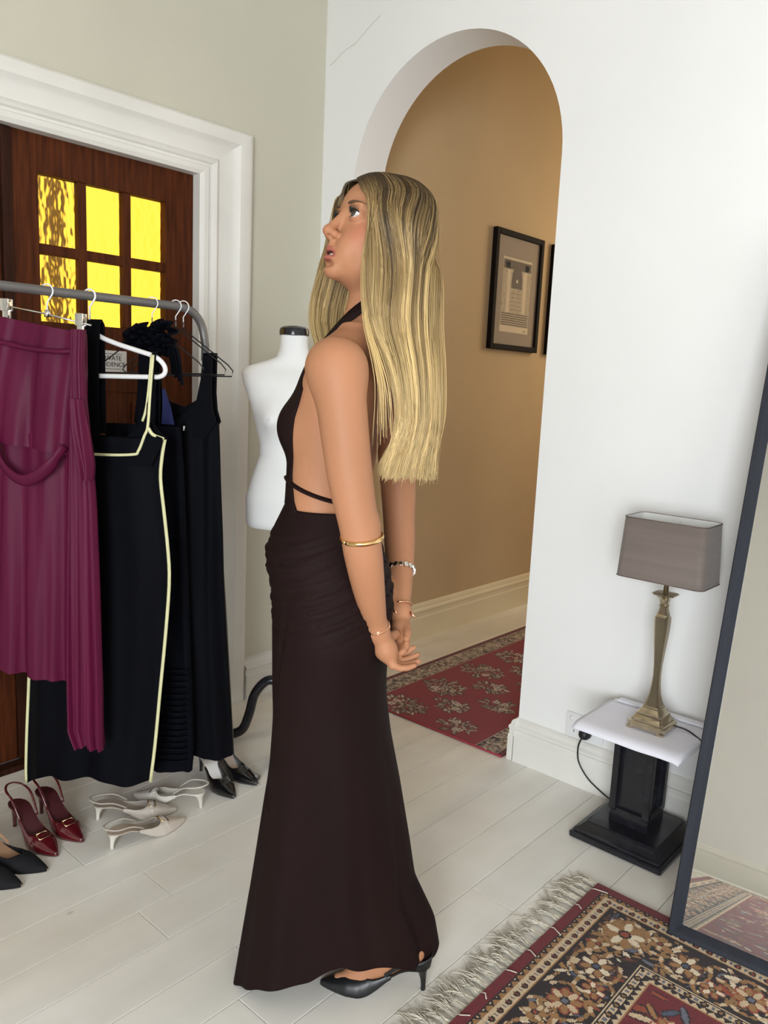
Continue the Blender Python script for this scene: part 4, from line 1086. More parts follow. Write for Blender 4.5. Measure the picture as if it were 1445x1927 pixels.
# legs and feet (mostly under the skirt)
for kn, an, hip in (((-.085, .030, .50), (.074, .014, .135), bpt(0, .066, .80)), ((-.130, .140, .48), (-.060, .140, .135), bpt(0, -.066, .80))):
    BF.chain([hip, kn], [.072, .050], .03); BF.chain([kn, (kn[0]*.62+an[0]*.38, kn[1]*.5+an[1]*.5, .32), an], [.048, .042, .027], .02)
    dx = an[0]-.074; y = an[1]-.014
    BF.chain([(an[0], an[1], .14), (.114+dx, .003+y, .094)], [.026, .022], .02)
    BF.chain([(.114+dx, .003+y, .096), (.060+dx, .003+y, .062), (.0+dx, .004+y, .028)], [.021, .023, .019], .02)
    BF.chain([(.084+dx, .006+y, .125), (.030+dx, .003+y, .070), (-.020+dx, .004+y, .034)], [.026, .024, .017], .02)
    BF.chain([(-.0+dx, .004+y, .024), (-.055+dx, .004+y, .018)], [.019, .012], .02)
add_torso(BF)
# neck and collar
BF.cone((-.066, V0, 1.455), (-.036, .064, 1.585), .045, .043, .03)
BF.cone(bpt(.012, 0, 1.44), hd(.0, -.012, -.070), .024, .030, .02)
# left arm (near the photographer)
BF.limb([(-.103, -.098, 1.402), (-.089, -.118, 1.33), (-.068, -.127, 1.20), (-.047, -.128, 1.105), (-.036, -.121, 1.045), (-.021, -.090, .960), (-.003, -.056, .878)], [.052, .0480, .0435, .0385, .0375, .0310, .0205], .02)
BF.ellips((-.101, -.102, 1.398), (.049, .046, .049), k=.04)
BF.ellips((-.028, -.130, 1.105), (.017, .017, .020), k=.02)
# left hand: palm cupped backwards, fingers to the right
def hand(wr, palm, kn, tips, thumb, rp, rf):
    BF.chain([wr, palm], [.0200, rp], .02)
    for i, (k_, t_) in enumerate(zip(kn, tips)):
        BF.cone(palm, k_, rp*.80, rf[i]*1.12, .014)
        m_ = [tuple(np.array(a)) for a in t_]
        BF.chain([k_]+m_, [rf[i]*1.06, rf[i], rf[i]*.92, rf[i]*.74][:len(m_)+1], .0045)
    BF.chain([wr if False else tuple(np.array(wr)*.45+np.array(palm)*.55)]+thumb, [.0130, .0105, .0092, .0072][:len(thumb)+1], .008)
hand((.000, -.054, .872), (.017, -.050, .832),
     [(.032, -.062, .803), (.034, -.045, .800), (.035, -.028, .802), (.033, -.012, .807)],
     [[(.048, -.066, .799), (.063, -.066, .800), (.077, -.064, .805)], [(.053, -.048, .797), (.070, -.047, .801), (.086, -.046, .808)], [(.054, -.030, .801), (.070, -.028, .807), (.084, -.026, .815)], [(.051, -.013, .808), (.065, -.010, .815), (.076, -.008, .824)]],
     [(.036, -.004, .850), (.046, .008, .836), (.052, .012, .822)], .0205, (.0072, .0079, .0080, .0074))
# right arm and hand
BF.limb([bpt(-.006, -.160, 1.405), (.010, .225, 1.30), (.028, .215, 1.16), (.036, .200, 1.060), (.040, .178, 1.000), (.044, .125, .930), (.047, .068, .880)], [.047, .046, .042, .037, .035, .028, .0195], .02)
hand((.047, .066, .878), (.048, .036, .848),
     [(.055, .020, .838), (.049, .012, .832), (.042, .010, .828), (.034, .014, .826)],
     [[(.062, -.002, .834), (.060, -.016, .828)], [(.056, -.012, .826), (.055, -.026, .822)], [(.048, -.014, .822), (.048, -.028, .818)], [(.040, -.010, .820), (.041, -.022, .816)]],
     [(.060, .020, .858), (.062, -.002, .852), (.060, -.014, .846)], .0190, (.0074, .0076, .0074, .0068))
# ---- head
def E_(c, r, k=.012, op='add'): BF.ellips(hd(*c), r, HM, k, op)
E_((0, -.016, .040), (.0695, .0900, .0850), .02)
E_((0, .026, -.018), (.0600, .0640, .0860), .03)
E_((0, .046, .044), (.0530, .0460, .0480), .03)
E_((0, .038, -.076), (.0455, .0500, .0360), .025)
E_((0, .0760, -.1005), (.0190, .0170, .0150), .022)
for s_ in (1, -1):
    E_((.0385*s_, .0500, -.032), (.0220, .0240, .0280), .024)          # cheek
    E_((.0250*s_, .0700, -.055), (.0190, .0180, .0260), .022)
    E_((.0490*s_, .0080, -.066), (.0110, .0330, .0240), .022)          # jaw angle
    E_((.0300*s_, .0800, .0255), (.0210, .0095, .0070), .012)          # brow
    E_((.0330*s_, .0960, .0065), (.0185, .0130, .0115), .012, 'sub')   # socket
# nose
BF.chain([hd(0, .0870, .012), hd(0, .0985, -.010), hd(0, .1085, -.0310)], [.0082, .0088, .0098], .010)
E_((0, .1100, -.0345), (.0108, .0108, .0098), .008)
for s_ in (1, -1): E_((.0125*s_, .0995, -.0380), (.0078, .0110, .0078), .006)
E_((0, .1030, -.0420), (.0070, .0090, .0050), .006)
for s_ in (1, -1): E_((.0064*s_, .1060, -.0445), (.0036, .0058, .0056), .003, 'sub')
BF.chain([hd(0, .0925, -.046), hd(0, .0930, -.058)], [.0070, .0080], .008)
# lips, slightly parted
def lipc(z, y0, y1, w, r, k=.004):
    pts = [hd(w*q, y0+(y1-y0)*q*q, z+(.003 if z > -.07 else -.002)*(1-q*q)-(.0025 if z > -.07 else -.0035)*q*q*0) for q in np.linspace(-1, 1, 9)]
    rs = [r*(1-.55*abs(q)**2.2) for q in np.linspace(-1, 1, 9)]; BF.chain(pts, rs, k)
lipc(-.0685, .0965, .0835, .0215, .0054); lipc(-.0815, .0942, .0820, .0200, .0068)
E_((0, .0960, -.0745), (.0140, .0110, .0027), .0025, 'sub')
E_((0, .0905, -.0940), (.0160, .0080, .0050), .010, 'sub')
# eyelids: a sphere over each eyeball with an almond opening
for s_ in (1, -1):
    ec = (EYE[0]*s_, EYE[1], EYE[2]); E_(ec, (ER+.0022,)*3, .004)
    E_((ec[0]+.0008*s_, ec[1]+.0110, ec[2]+.0004), (.0158, .0115, .0078), .0014, 'sub')
    # the opening keeps clear of the ball itself
    E_((.0660*s_, -.012, -.010), (.0060, .0150, .0270), .006)          # ear
BV, BQ = BF.mesh('body')
del BF
# tint: skin with lips, blush and nails
def head_local(P): return (P-HC) @ HM.T
SKIN = np.array((.415, .190, .098)); P_ = head_local(BV)
tint = np.tile(SKIN, (len(BV), 1))
def mixc(m, col):
    global tint
    tint = tint*(1-m[:, None])+np.array(col)*m[:, None]
blush = np.exp(-(((np.abs(P_[:, 0])-.046)/.020)**2+((P_[:, 1]-.052)/.030)**2+((P_[:, 2]+.028)/.022)**2))
mixc(.75*blush, (.44, .120, .082))
nosem = np.exp(-((P_[:, 0]/.014)**2+((P_[:, 1]-.112)/.014)**2+((P_[:, 2]+.030)/.016)**2)); mixc(.22*nosem, (.42, .135, .085))
lipm = ((np.abs(P_[:, 0]) < .0225) & (P_[:, 1] > .078)).astype(float)
zc = -.0748; up_ = np.clip(1-np.abs(P_[:, 2]-zc-.0035)/.0125*1.0, 0, 1)
inside = ((P_[:, 0]/.0235)**2+((P_[:, 2]-zc)/.0148)**2)
lipm *= np.clip((1.0-inside)/.18, 0, 1); mixc(lipm*.85, (.33, .090, .072))
mouth = np.clip((.0058-np.abs(P_[:, 2]+.0745))/.002, 0, 1)*(np.abs(P_[:, 0]) < .014)*((P_[:, 1] > .080) & (P_[:, 1] < .0975))
mixc(mouth*.9, (.10, .02, .018))
tint *= (1+.05*np.sin(BV[:, 0]*37+BV[:, 2]*21)*np.sin(BV[:, 1]*29))[:, None]
me = np_mesh('body', BV, BQ); setattr_tint(me, tint)
M_SKIN = attr_mat('skin', .55, .06, 500, sub=.12, spec=.28)
body = link('body', me, M_SKIN, person)

# ---- eyes, brows, lashes, teeth
def eye_mesh():
    bm = bmesh.new(); bmesh.ops.create_uvsphere(bm, u_segments=40, v_segments=28, radius=ER); me = bpy.data.meshes.new('eye'); bm.to_mesh(me); bm.free()
    for p in me.polygons: p.use_smooth = True
    return me
me_eye = eye_mesh(); co = np.zeros(len(me_eye.vertices)*3); me_eye.vertices.foreach_get('co', co); co = co.reshape(-1, 3)
ang = np.degrees(np.arccos(np.clip(co[:, 2]/ER, -1, 1))); ec_ = np.tile(np.array((.85, .83, .80)), (len(co), 1))
ec_[ang < 34] = (.028, .022, .016); ec_[ang < 29] = (.075, .065, .055); ec_[ang < 15] = (.004, .004, .004)
setattr_tint(me_eye, ec_)
M_EYE = attr_mat('eye', .08, spec=.6); me_eye.materials.append(M_EYE)
gaze = HF*1.0+HL*.14+HU*.14; gaze /= np.linalg.norm(gaze); gq = Vector(gaze).to_track_quat('Z', 'Y')
from mathutils.bvhtree import BVHTree
_hm = BV[:, 2] > 1.60; _fq = BQ[_hm[BQ].all(1)]; _rm = np.cumsum(_hm)-1
_bvh = BVHTree.FromPolygons([tuple(v) for v in BV[_hm]], [tuple(int(i) for i in f) for f in _rm[_fq]])
def onface(x, z):
    o_ = Vector(hd(x, .16, z)); h = _bvh.ray_cast(o_, -Vector(HF)); p = h[0] if h[0] is not None else Vector(hd(x, .08, z))
    return p+Vector(HF)*.0014
M_BROW = mat('brow_hair', (.085, .045, .022), .7); M_LASH = mat('lash', (.006, .005, .005), .6)
for s_ in (1, -1):
    c_ = hd(EYE[0]*s_, EYE[1], EYE[2]); e = link('eye', me_eye, None, person, c_); e.rotation_mode = 'QUATERNION'; e.rotation_quaternion = gq
    br = MB(); pts = [onface(EYE[0]*s_+s_*q*.0190, .0300+.0018*q-.0020*q*q) for q in np.linspace(-.85, 1.05, 12)]
    br.tube([tuple(p) for p in pts], [.0016, .0032, .0040, .0044, .0044, .0040, .0022, .0020, .0018, .0015, .0011, .0005], 6, flat=.7).build('eyebrow', M_BROW, person, True)
    ls = MB()
    for i in range(15):
        q = -1+2*i/14; x = q*.0148; zz = .0068*math.sqrt(max(0, 1-(x/.0158)**2)); y = math.sqrt(max(1e-6, (ER+.0020)**2-x*x-zz*zz))
        b_ = np.array((EYE[0]*s_+x+.0008*s_, EYE[1]+y-.0005, EYE[2]+zz)); t1 = b_+np.array((q*.0020, .0045, .0022)); t2 = b_+np.array((q*.0044, .0070, .0082))
        ls.tube([hd(*b_), hd(*t1), hd(*t2)], [.0008, .0006, .0002], 4)
    ll = [(EYE[0]*s_+x+.0008*s_, EYE[1]+math.sqrt((ER+.0021)**2-x*x-(.0068**2)*(1-(x/.0158)**2)), EYE[2]+.0068*math.sqrt(max(0, 1-(x/.0158)**2))) for x in np.linspace(-.0146, .0146, 13)]
    ls.tube([hd(*p) for p in ll], .00085, 5)
    ll2 = [(p[0], p[1], EYE[2]-(p[2]-EYE[2])*.98) for p in ll]; ls.tube([hd(*p) for p in ll2], .00045, 4)
    ls.build('eyelash', M_LASH, person, True)
tb = MB()
for i in range(6):
    x = -.0115+.0046*i; yy = .0880-.25*x*x/.0115*.9
    M4 = Matrix((tuple(HL), tuple(HF), tuple(HU))).transposed().to_4x4(); M4.translation = Vector(hd(x, yy, -.0722))
    tb.box((-.0021, -.002, -.0032), (.0021, .002, .0032), .0008, M4)
tb.build('teeth', mat('teeth', (.80, .77, .70), .25), person)

# ------------------------------------------------------------------ dress
M_DRESS = mat('chocolate_jersey', (.0120, .0052, .0048), .70, var=.15, scale=(6, 6, 2), bump=.06, bscale=600, spec=.10)
# bodice: a thin layer over the front of the torso
DFd = Field(axis_lines([(-.30, .04, .0026)]), axis_lines([(-.12, .27, .0030)]), axis_lines([(1.03, 1.452, .0030)]))
add_torso(DFd)
X = DFd.a[0][:, None, None]; Y = DFd.a[1][None, :, None]; Z = DFd.a[2][None, None, :]
cu, w_, d_ = tor(Z); ff = (X-cu)*FB[0]+(Y-V0)*FB[1]; ll_ = (X-cu)*LB_[0]+(Y-V0)*LB_[1]
tf = np.interp(Z, [1.03, 1.09, 1.105, 1.13, 1.18, 1.30, 1.36, 1.40, 1.45], [-.25, -.25, .022, .036, .048, .050, .042, .036, .045])
wl = np.interp(Z, [1.03, 1.30, 1.36, 1.40, 1.43, 1.452], [.30, .30, .115, .078, .060, .050])
reg = np.maximum(tf-ff, np.abs(ll_)-wl)
pl = .0012*np.sin(Z*330+ff*60)*(Z < 1.12)
A_ = DFd.D-.0052+pl
k_ = .004; h_ = np.clip(.5-.5*(A_-reg)/k_, 0, 1); DFd.D = (A_+(reg-A_)*h_+k_*h_*(1-h_)).astype(np.float32)
dv, dq = DFd.mesh('bodice'); del DFd
dress = empty('dress', (0, 0, 0), 0, person); dress['label'] = 'dark brown halter dress with a low open back and flared skirt'
link('bodice', np_mesh('bodice', dv, dq), M_DRESS, dress)
# skirt
SKT = [  # z, front u, back u, half width (v), centre v
    (1.112, -.212, -.030, .118, .065), (1.085, -.224, -.024, .130, .065), (1.06, -.236, -.016, .142, .065), (1.015, -.250, .002, .160, .065), (.98, -.247, .014, .168, .065), (.946, -.237, .022, .173, .066), (.90, -.233, .028, .176, .066), (.83, -.231, .026, .178, .066),
    (.746, -.229, .020, .166, .064), (.685, -.228, .022, .160, .062), (.60, -.229, .034, .156, .058), (.487, -.236, .058, .152, .052), (.345, -.254, .084, .150, .048), (.253, -.266, .099, .150, .046), (.15, -.281, .148, .150, .044), (.0, -.302, .176, .150, .042)]
HEMX = [-.31, -.293, -.235, -.176, -.118, -.084, -.05, .042, .113, .16]; HEMZ = [.0015, .0015, .039, .064, .091, .116, .140, .122, .100, .080]
def skirt():
    NA, NZ = 220, 230; rows = SKT[::-1]; rings = []
    zz = np.linspace(1.112, 0., NZ+1)
    tb_ = [np.array([r[k] for r in rows]) for k in range(5)]
    def sm(k):
        v = np.interp(np.linspace(0, 1.112, 300), tb_[0], tb_[k])
        for _ in range(10): v[1:-1] = .25*v[:-2]+.5*v[1:-1]+.25*v[2:]
        return v
    S = [sm(k) for k in range(1, 5)]; zl = np.linspace(0, 1.112, 300)
    for i, z0 in enumerate(zz):
        ring = []
        t = i/NZ
        for j in range(NA):
            a = 2*math.pi*j/NA; ca, sa = math.cos(a), math.sin(a)     # a=0 back, pi front, sa<0 towards the camera
            # hem height around the ring
            xb = -.071+.231*ca; hz = float(np.interp(xb, HEMX, HEMZ))
            if sa > 0: hz *= 1-.55*sa
            hz += .005*math.sin(5*a+.6)+.003*math.sin(11*a)
            hz = max(hz, .0015)
            z = 1.112-(1.112-hz)*t
            uF, uB, hw, cv = [float(np.interp(z, zl, q)) for q in S]
            cu_, du = (uF+uB)/2, (uB-uF)/2
            e = .92
            x = cu_+du*math.copysign(abs(ca)**e, ca); y = cv+hw*math.copysign(abs(sa)**e, sa)
            # flare folds lower down
            fl_ = max(0, (.72-z)/.72)
            n = fl_**1.2*(.010*math.sin(5*a+.9)+.007*math.sin(9*a+2.0)+.003*math.sin(17*a))
            # gathered pleats over the hip, slanting up to the back
            s_ = x*1.0
            if z > .84:
                env = min(1, (z-.84)/.05)*min(1, max(0, (1.075-z)/.03))
                q = (z-.42*(x+.23)-.02*math.sin(9*x))*1000
                ph = (q % 36)/36; n += env*(.0042*(ph**1.5)-.0015)*(1 if sa < .3 else .4)
                n += env*.0012*math.sin(q*.41+7*x*10)
            # seam line of the side gore
            if .45 < z < .935: n += -.0030*math.exp(-((x-(-.205+.02*math.sin(8*z)-.03*max(0, .7-z)))/.006)**2)
            nl = math.hypot(ca/du, sa/hw); x += n*ca/du/nl; y += n*sa/hw/nl
            ring.append((x, y, z))
        rings.append(ring)
    mb = MB(); mb.loft(rings, cap=False); me = pymesh('skirt', mb.v, mb.f, True); return me
sk = link('skirt', skirt(), M_DRESS, dress); md = sk.modifiers.new('thick', 'SOLIDIFY'); md.thickness = .0022; md.offset = -1
# waist band crossing the open back
def ring_pt(z, ang_, off):
    cu_, w1, d1 = [float(q) for q in tor(z)]; f_ = (d1+off)*math.cos(ang_); l_ = (w1+off)*math.sin(ang_)
    return (cu_+f_*FB[0]+l_*LB_[0], V0+f_*FB[1]+l_*LB_[1], z)
MB().tube([ring_pt(1.178-.030*(1-math.cos(min(a, 2*math.pi-a)))/1.0*.9, a, .0015) for a in np.linspace(.55, 2*math.pi-.55, 60)], .0085, 8, flat=.42, up=None).build('back_strap', M_DRESS, dress, True)
# halter strap up to the nape
hs = smooth_path([bpt(.088, .050, 1.345), bpt(.077, .058, 1.385), bpt(.061, .064, 1.425), bpt(.044, .062, 1.458), (-.104, .010, 1.490), (-.076, .013, 1.517), (-.048, .018, 1.537), (-.018, .032, 1.549), (.002, .064, 1.551)], 8)
def strap_mesh(pts, w, ctr):
    rings = []
    for i, p in enumerate(pts):
        p = Vector(p); t = Vector(pts[min(i+1, len(pts)-1)])-Vector(pts[max(0, i-1)]); t.normalize()
        o_ = p-Vector((ctr[0], ctr[1], p.z-.05)); o_ -= t*o_.dot(t); o_.normalize(); b_ = t.cross(o_)
        rings.append([tuple(p+b_*w/2+o_*.0012), tuple(p+o_*.0026), tuple(p-b_*w/2+o_*.0012), tuple(p-b_*w/2-o_*.0012), tuple(p-o_*.0004), tuple(p+b_*w/2-o_*.0012)])
    return MB().loft(rings)
strap_mesh(hs, .026, (-.060, V0)).build('halter_strap', M_DRESS, dress, True)
hs2 = [(2*float(tor(min(p[2], 1.48))[0])*0+p[0]+.0, 2*V0-p[1], p[2]) for p in hs]
strap_mesh(hs2, .026, (-.060, V0)).build('halter_strap', M_DRESS, dress, True)

# ------------------------------------------------------------------ jewellery
M_GOLD = mat('gold', (.80, .53, .24), .18, 1.0, var=.05); M_ROSE = mat('rose_gold', (.70, .38, .24), .22, 1.0, var=.05); M_SILVER = mat('silver', (.80, .78, .76), .15, 1.0, var=.05)
def band(nm, c_, axis_, R, r, m, tilt=None, gap=None, flat=1., n=40):
    ax = Vector(axis_).normalized(); a = ax.orthogonal().normalized(); b_ = ax.cross(a)
    th = np.linspace(0, 2*math.pi, n+1) if gap is None else np.linspace(gap[0], gap[1], n)
    pts = [tuple(Vector(c_)+(a*math.cos(q)+b_*math.sin(q))*R) for q in th]
    mb = MB(); mb.tube(pts, r, 8, flat=flat, up=ax); return mb.build(nm, m, person, True)
band('arm_cuff', (-.041, -.1255, 1.082), (.09, .16, -1), .0400, .0042, M_GOLD, flat=1.2)
band('wrist_bangle', (-.003, -.058, .884), (.25, .45, -1), .0238, .0023, M_ROSE)
for k in range(4):
    a = k*1.6; band_ = MB().box((-.003, -.003, -.004), (.003, .003, .004), .001)
    band_.build('bangle_bead', M_ROSE, person, loc=(-.003+.0235*math.cos(a), -.058+.0235*math.sin(a), .884+.008*math.sin(a)))
cc = Vector((.0425, .145, .955)); axv = Vector((.003, -.06, -.07)).normalized(); a_ = axv.orthogonal().normalized(); b_ = axv.cross(a_)
for k in range(18):
    q = 2*math.pi*k/18; p = cc+(a_*math.cos(q)+b_*math.sin(q))*.0335
    MB().box((-.0045, -.003, -.0055), (.0045, .003, .0055), .0015).build('bracelet_link', M_SILVER, person, loc=p, rot=(a_*math.cos(q)+b_*math.sin(q)).to_track_quat('Y', 'Z').to_euler())
band('spike_bangle', (.0465, .078, .893), (.05, -.5, -.8), .0245, .0020, M_ROSE, gap=(.5, 5.9))
MB().tube([(.064, .055, .884), (.074, .050, .878), (.082, .046, .872)], [.004, .003, .0006], 8).build('bangle_spike', M_ROSE, person, True)
MB().tube([(.028, .050, .892), (.036, .046, .884), (.044, .042, .880)], [.004, .003, .0006], 8).build('bangle_spike', M_ROSE, person, True)

# ------------------------------------------------------------------ her shoes
M_LEATH = mat('black_leather', (.010, .010, .011), .38, var=.15, bump=.08, bscale=300, spec=.45)
for nm_, du, dv, lab in (('slingback_pump', 0., 0., 'matt black pointed slingback pump'), ('slingback_pump', -.158, .136, 'matt black pointed slingback pump')):
    s = pump('x', None, M_LEATH, M_LEATH, M_LEATH, .068, L=.25, strap='cup', name='slingback_pump', vamp=.140)
    del s['label']; del s['category']; s.parent = person; s.location = (.152+du, .002+dv, .0006); s.rotation_euler = (0, 0, math.pi)
    ribbon(MB(), smooth_path([(.035, -.030, .100), (.060, -.033, .098), (.080, -.033, .075), (.100, -.031, .048)], 4), .011, .002, (.7, 0, .7)).build('ankle_strap', M_LEATH, s)
# ------------------------------------------------------------------ hair: several thousand fine strands parted in the middle
def strands_mesh(name, P, R, cols, nside=3):
    """P (N, S, 3) points, R (N, S) radii, cols (N, S, 3)"""
    N, S, _ = P.shape
    T = np.empty_like(P); T[:, 1:-1] = P[:, 2:]-P[:, :-2]; T[:, 0] = P[:, 1]-P[:, 0]; T[:, -1] = P[:, -1]-P[:, -2]
    T /= np.linalg.norm(T, axis=2, keepdims=True)+1e-9
    ref = np.array((.36, -.93, .05)); A = np.cross(T, ref); A /= np.linalg.norm(A, axis=2, keepdims=True)+1e-9; B = np.cross(T, A)
    V = np.empty((N, S, nside, 3)); 
    for k in range(nside):
        a = 2*math.pi*k/nside+.5; V[:, :, k] = P+R[..., None]*(A*math.cos(a)+B*math.sin(a))
    I = np.arange(N*S*nside).reshape(N, S, nside); F = []
    for k in range(nside):
        k2 = (k+1) % nside; F.append(np.stack([I[:, :-1, k], I[:, :-1, k2], I[:, 1:, k2], I[:, 1:, k]], -1).reshape(-1, 4))
    me = np_mesh(name, V.reshape(-1, 3), np.concatenate(F)); setattr_tint(me, np.repeat(cols.reshape(-1, 1, 3), nside, axis=1).reshape(-1, 3))
    return me
def catmull(C, S):
    """C (N, K, 3) control points -> (N, S, 3)"""
    N, K, _ = C.shape; Cp = np.concatenate([2*C[:, :1]-C[:, 1:2], C, 2*C[:, -1:]-C[:, -2:-1]], 1)
    out = np.empty((N, S, 3)); tt = np.linspace(0, K-1-1e-6, S)
    for q, t in enumerate(tt):
        i = int(t); f = t-i; a, b, c, d = Cp[:, i], Cp[:, i+1], Cp[:, i+2], Cp[:, i+3]
        out[:, q] = .5*(2*b+(-a+c)*f+(2*a-5*b+4*c-d)*f*f+(-a+3*b-3*c+d)*f**3)
    return out
hr = np.random.default_rng(21)
HH = np.array((0, 0, 1.0)); HFh = np.array((-math.cos(HB), -math.sin(HB), 0)); HLh = np.array((math.sin(HB), -math.cos(HB), 0))
def scalp(side, al, lift, el):
    """point on the skull: azimuth al (from the front), elevation el, in the head frame"""
    x = side*np.sin(al)*np.cos(el)*(.0705+lift); y = np.cos(al)*np.cos(el)*(.0905+lift)-.014; z = np.sin(el)*(.0860+lift)+.040
    return HC+x[..., None]*HL+y[..., None]*HF+z[..., None]*HU
def outside(P, off):
    off = np.broadcast_to(off, (len(P),)); Q = P.copy()
    for i in range(len(P)):
        p = Vector(P[i]); loc, nr, _, _ = _bvh.find_nearest(p)
        if nr.dot(loc-Vector(HC)) < 0: nr = -nr
        d = (p-loc).dot(nr)
        if d < off[i]: Q[i] = loc+nr*float(off[i])
    return Q
def make_hair(N, side, amin, amax, lay, lower):
    al = np.radians(hr.uniform(amin, amax, N)); t = (al-math.radians(40))/math.radians(140)
    lift = hr.uniform(*lay, N)
    # root on the parting: from the hairline to the crown
    ry = np.interp(t, [0, .12, .3, .5, .8, 1], [.081, .064, .036, 0, -.05, -.075]); rz = np.interp(t, [0, .12, .3, .5, .8, 1], [.082, .097, .115, .129, .124, .107])
    root = HC+ (side*hr.uniform(.000, .004, N))[:, None]*HL+ry[:, None]*HF+rz[:, None]*HU
    bk = np.interp(np.degrees(al), [0, 40, 60, 110, 170], [2.2, 1.6, 1.0, .7, .1]) if side < 0 else np.interp(np.degrees(al), [0, 110, 170], [1.0, .8, .1])
    p2 = scalp(side, al, lift*bk+.0045, np.radians(np.full(N, 30.)))
    p3 = scalp(side, al, lift*bk+np.interp(np.degrees(al), [0, 90, 150], [.006, .008, .011]), np.radians(np.full(N, -6.)))
    root = outside(root, .0035); wf = np.clip(1-t/.34, 0, 1)[:, None]; p2 = p2*(1-wf)+(.42*root+.58*p3)*wf; p2 = outside(p2, .004+.3*lift); p1 = outside(.55*root+.45*p2, .0100+.25*lift)
    lo = lower(np.degrees(al), N, lift)            # (N, K, 3)
    C = np.concatenate([root[:, None], p1[:, None], p2[:, None], p3[:, None], lo], 1)
    return C
def lower_near(al, N, lift):
    """near side and back: falls behind the shoulder"""
    f = np.clip((al-44)/136, 0, 1); dep = (lift-.004)/.02
    j = hr.normal(0, .003, (N, 2))
    q = []
    for z, uA, uB, vA, vB in ((1.605, -.054, .087, -.022, .085), (1.50, -.042, .090, -.030, .074), (1.40, .002, .100, -.045, .060), (1.30, .020, .106, -.052, .058)):
        u = uA+(uB-uA)*f**({1.605: .45, 1.50: .55, 1.40: .68, 1.30: .80}[z])+j[:, 0]; v = vA+(vB-vA)*f-.016*np.sin(f*3.14)-.010*dep+j[:, 1]
        q.append(np.stack([u, v, np.full(N, z)+hr.normal(0, .004, N)], 1))
    ze = 1.192+hr.normal(0, .009, N)+.012*(1-f)
    u = -.008+(.102+.008)*f**.9+hr.normal(0, .004, N)+.004*np.sin(al*.3); v = -.050+.105*f-.014*np.sin(f*3.14)-.010*dep+hr.normal(0, .004, N)
    q.append(np.stack([u, v, ze], 1)); return np.stack(q, 1)
def lower_far(al, N, lift):
    f = np.clip((al-44)/136, 0, 1); back = f > .36
    j = hr.normal(0, .003, (N, 2)); q = []
    for z, uA, uB, vA, vB, uF, vF in ((1.605, -.02, .087, .150, .088, -.142, .115), (1.50, .0, .094, .175, .076, -.160, .140), (1.40, .02, .104, .180, .066, -.130, .175), (1.30, .04, .108, .175, .064, -.125, .190)):
        u = np.where(back, uA+(uB-uA)*f, uF+.07*f/.36+.012*np.sin(al)); v = np.where(back, vA+(vB-vA)*f, vF+.03*f/.36)
        q.append(np.stack([u+j[:, 0]*1.5, v+j[:, 1], np.full(N, z)+hr.normal(0, .004, N)], 1))
    ze = 1.195+hr.normal(0, .010, N)
    u = np.where(back, .05+.055*f, -.12+.06*f/.36)+hr.normal(0, .004, N); v = np.where(back, .165-.10*f, .195)+hr.normal(0, .004, N)
    q.append(np.stack([u, v, ze], 1)); return np.stack(q, 1)
def lower_over(al, N, lift):
    q = []; j = hr.normal(0, 1, (N, 2))
    for z, u, v, a in ((1.605, -.060, -.026, .003), (1.50, -.052, -.046, .004), (1.43, -.032, -.072, .007), (1.38, -.018, -.088, .010)):
        q.append(np.stack([u+a*j[:, 0], v+.5*a*j[:, 1], np.full(N, z)], 1))
    q.append(np.stack([-.006+.014*j[:, 0], -.086+.005*j[:, 1], 1.315+.03*j[:, 1]], 1)); return np.stack(q, 1)
CC = [make_hair(34, 1, 42, 52, (.016, .024), lower_over), make_hair(3600, 1, 44, 180, (.004, .024), lower_near), make_hair(2100, 1, 39, 75, (.010, .022), lower_near), make_hair(1500, -1, 95, 180, (.004, .022), lower_far), make_hair(1500, -1, 22, 95, (.003, .016), lower_far)]
C_ = np.concatenate(CC); N = len(C_); S = 30
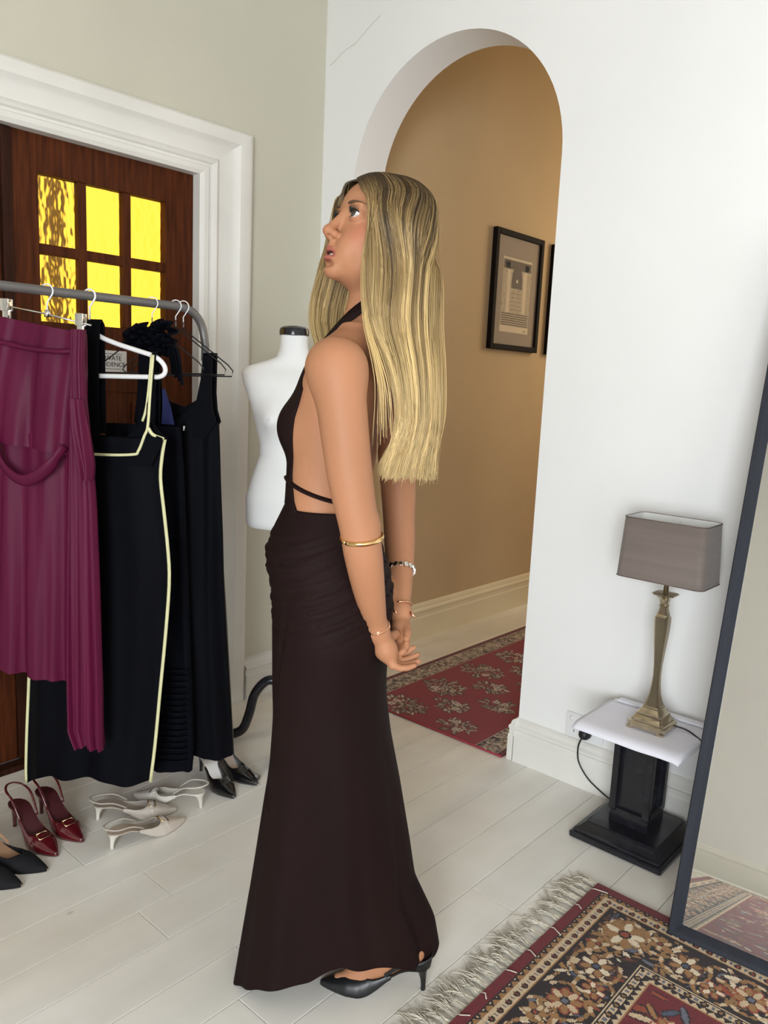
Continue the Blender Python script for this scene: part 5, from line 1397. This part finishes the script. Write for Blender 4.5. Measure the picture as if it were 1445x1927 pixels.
# gather strands into locks
nl = 330; seeds = hr.integers(0, N, nl); key = C_[:, 5:8].reshape(N, -1); ks = key[seeds]
d2 = ((key[:, None, :]-ks[None])**2).sum(2); own = d2.argmin(1)
pull = np.linspace(0, 1, C_.shape[1])[None, :, None]*.38*hr.uniform(.4, 1, nl)[own][:, None, None]
pull[:, :3] = 0
C_ = C_+(C_[seeds][own]-C_)*pull
P = catmull(C_, S)
s_ = np.linspace(0, 1, S)[None, :]; ph = hr.uniform(0, 6.28, (N, 1)); am = hr.uniform(.0, .0022, (N, 1))
P[..., 0] += am*np.sin(s_*9+ph)*s_; P[..., 1] += am*np.cos(s_*8+ph)*s_
R = np.full((N, S), .00082)*hr.uniform(.7, 1.25, (N, 1))*np.interp(np.linspace(0, 1, S), [0, .05, .8, 1], [.8, 1, 1, .45])[None]
root_c = np.array(lin((60, 45, 28))); mid_c = np.array(lin((158, 130, 84))); end_c = np.array(lin((222, 194, 136)))
lockv = hr.normal(0, 1, nl)[own][:, None]; sv = hr.normal(0, .5, (N, 1)); tone = np.clip((s_-.20)*1.46+(.17*lockv+.10*sv)*np.clip(s_*3, .15, 1), 0, 1.2)
w1 = np.clip(tone/.45, 0, 1)[..., None]; w2 = np.clip((tone-.45)/.55, 0, 1)[..., None]
cols = root_c*(1-w1)+mid_c*w1; cols = cols*(1-w2)+end_c*w2
cols *= (1+.07*lockv+.07*sv)[..., None]; cols = np.clip(cols, .01, 1)
M_HAIR = attr_mat('blonde_hair', .36, spec=.45)
hair = empty('hair', (0, 0, 0), 0, person); hair['label'] = 'long straight blonde hair with darker roots'
st_ = link('strands', strands_mesh('strands', P, R, cols), M_HAIR, hair); st_['kind'] = 'stuff'
# scalp under the strands, so no skin shows between them
def cap():
    vs = []; fs = []; na, ne = 60, 26
    for i in range(na+1):
        al = math.radians(-180+360*i/na); aa = abs(math.degrees(al))
        emin = np.interp(aa, [0, 30, 42, 60, 95, 180], [40, 37, 30, -2, -25, -45])
        for k in range(ne+1):
            el = math.radians(emin+(90-emin)*k/ne)
            p = scalp(1 if al >= 0 else -1, np.array([abs(al)]), np.array([.0042]), np.array([el]))[0]; vs.append(tuple(p))
    for i in range(na):
        for k in range(ne): a = i*(ne+1)+k; fs.append((a, a+ne+1, a+ne+2, a+1))
    return pymesh('cap', vs, fs, True)
link('scalp_hair', cap(), mat('dark_blonde_root', tuple(root_c*1.15), .6, var=.15, scale=(80, 80, 80)), hair)
# a few loose threads
Nf = 70; ix = hr.integers(0, N, Nf); Pf = P[ix].copy(); sw = np.linspace(0, 1, S)[None, :]
Pf += hr.normal(0, .012, (Nf, 1, 3))*np.sin(sw*2.6)[..., None]*np.array((1, 1, .2))
link('flyaway_strands', strands_mesh('fly', Pf, np.full((Nf, S), .0004), np.tile(mid_c*1.2, (Nf, S, 1))), M_HAIR, hair)['kind'] = 'stuff'
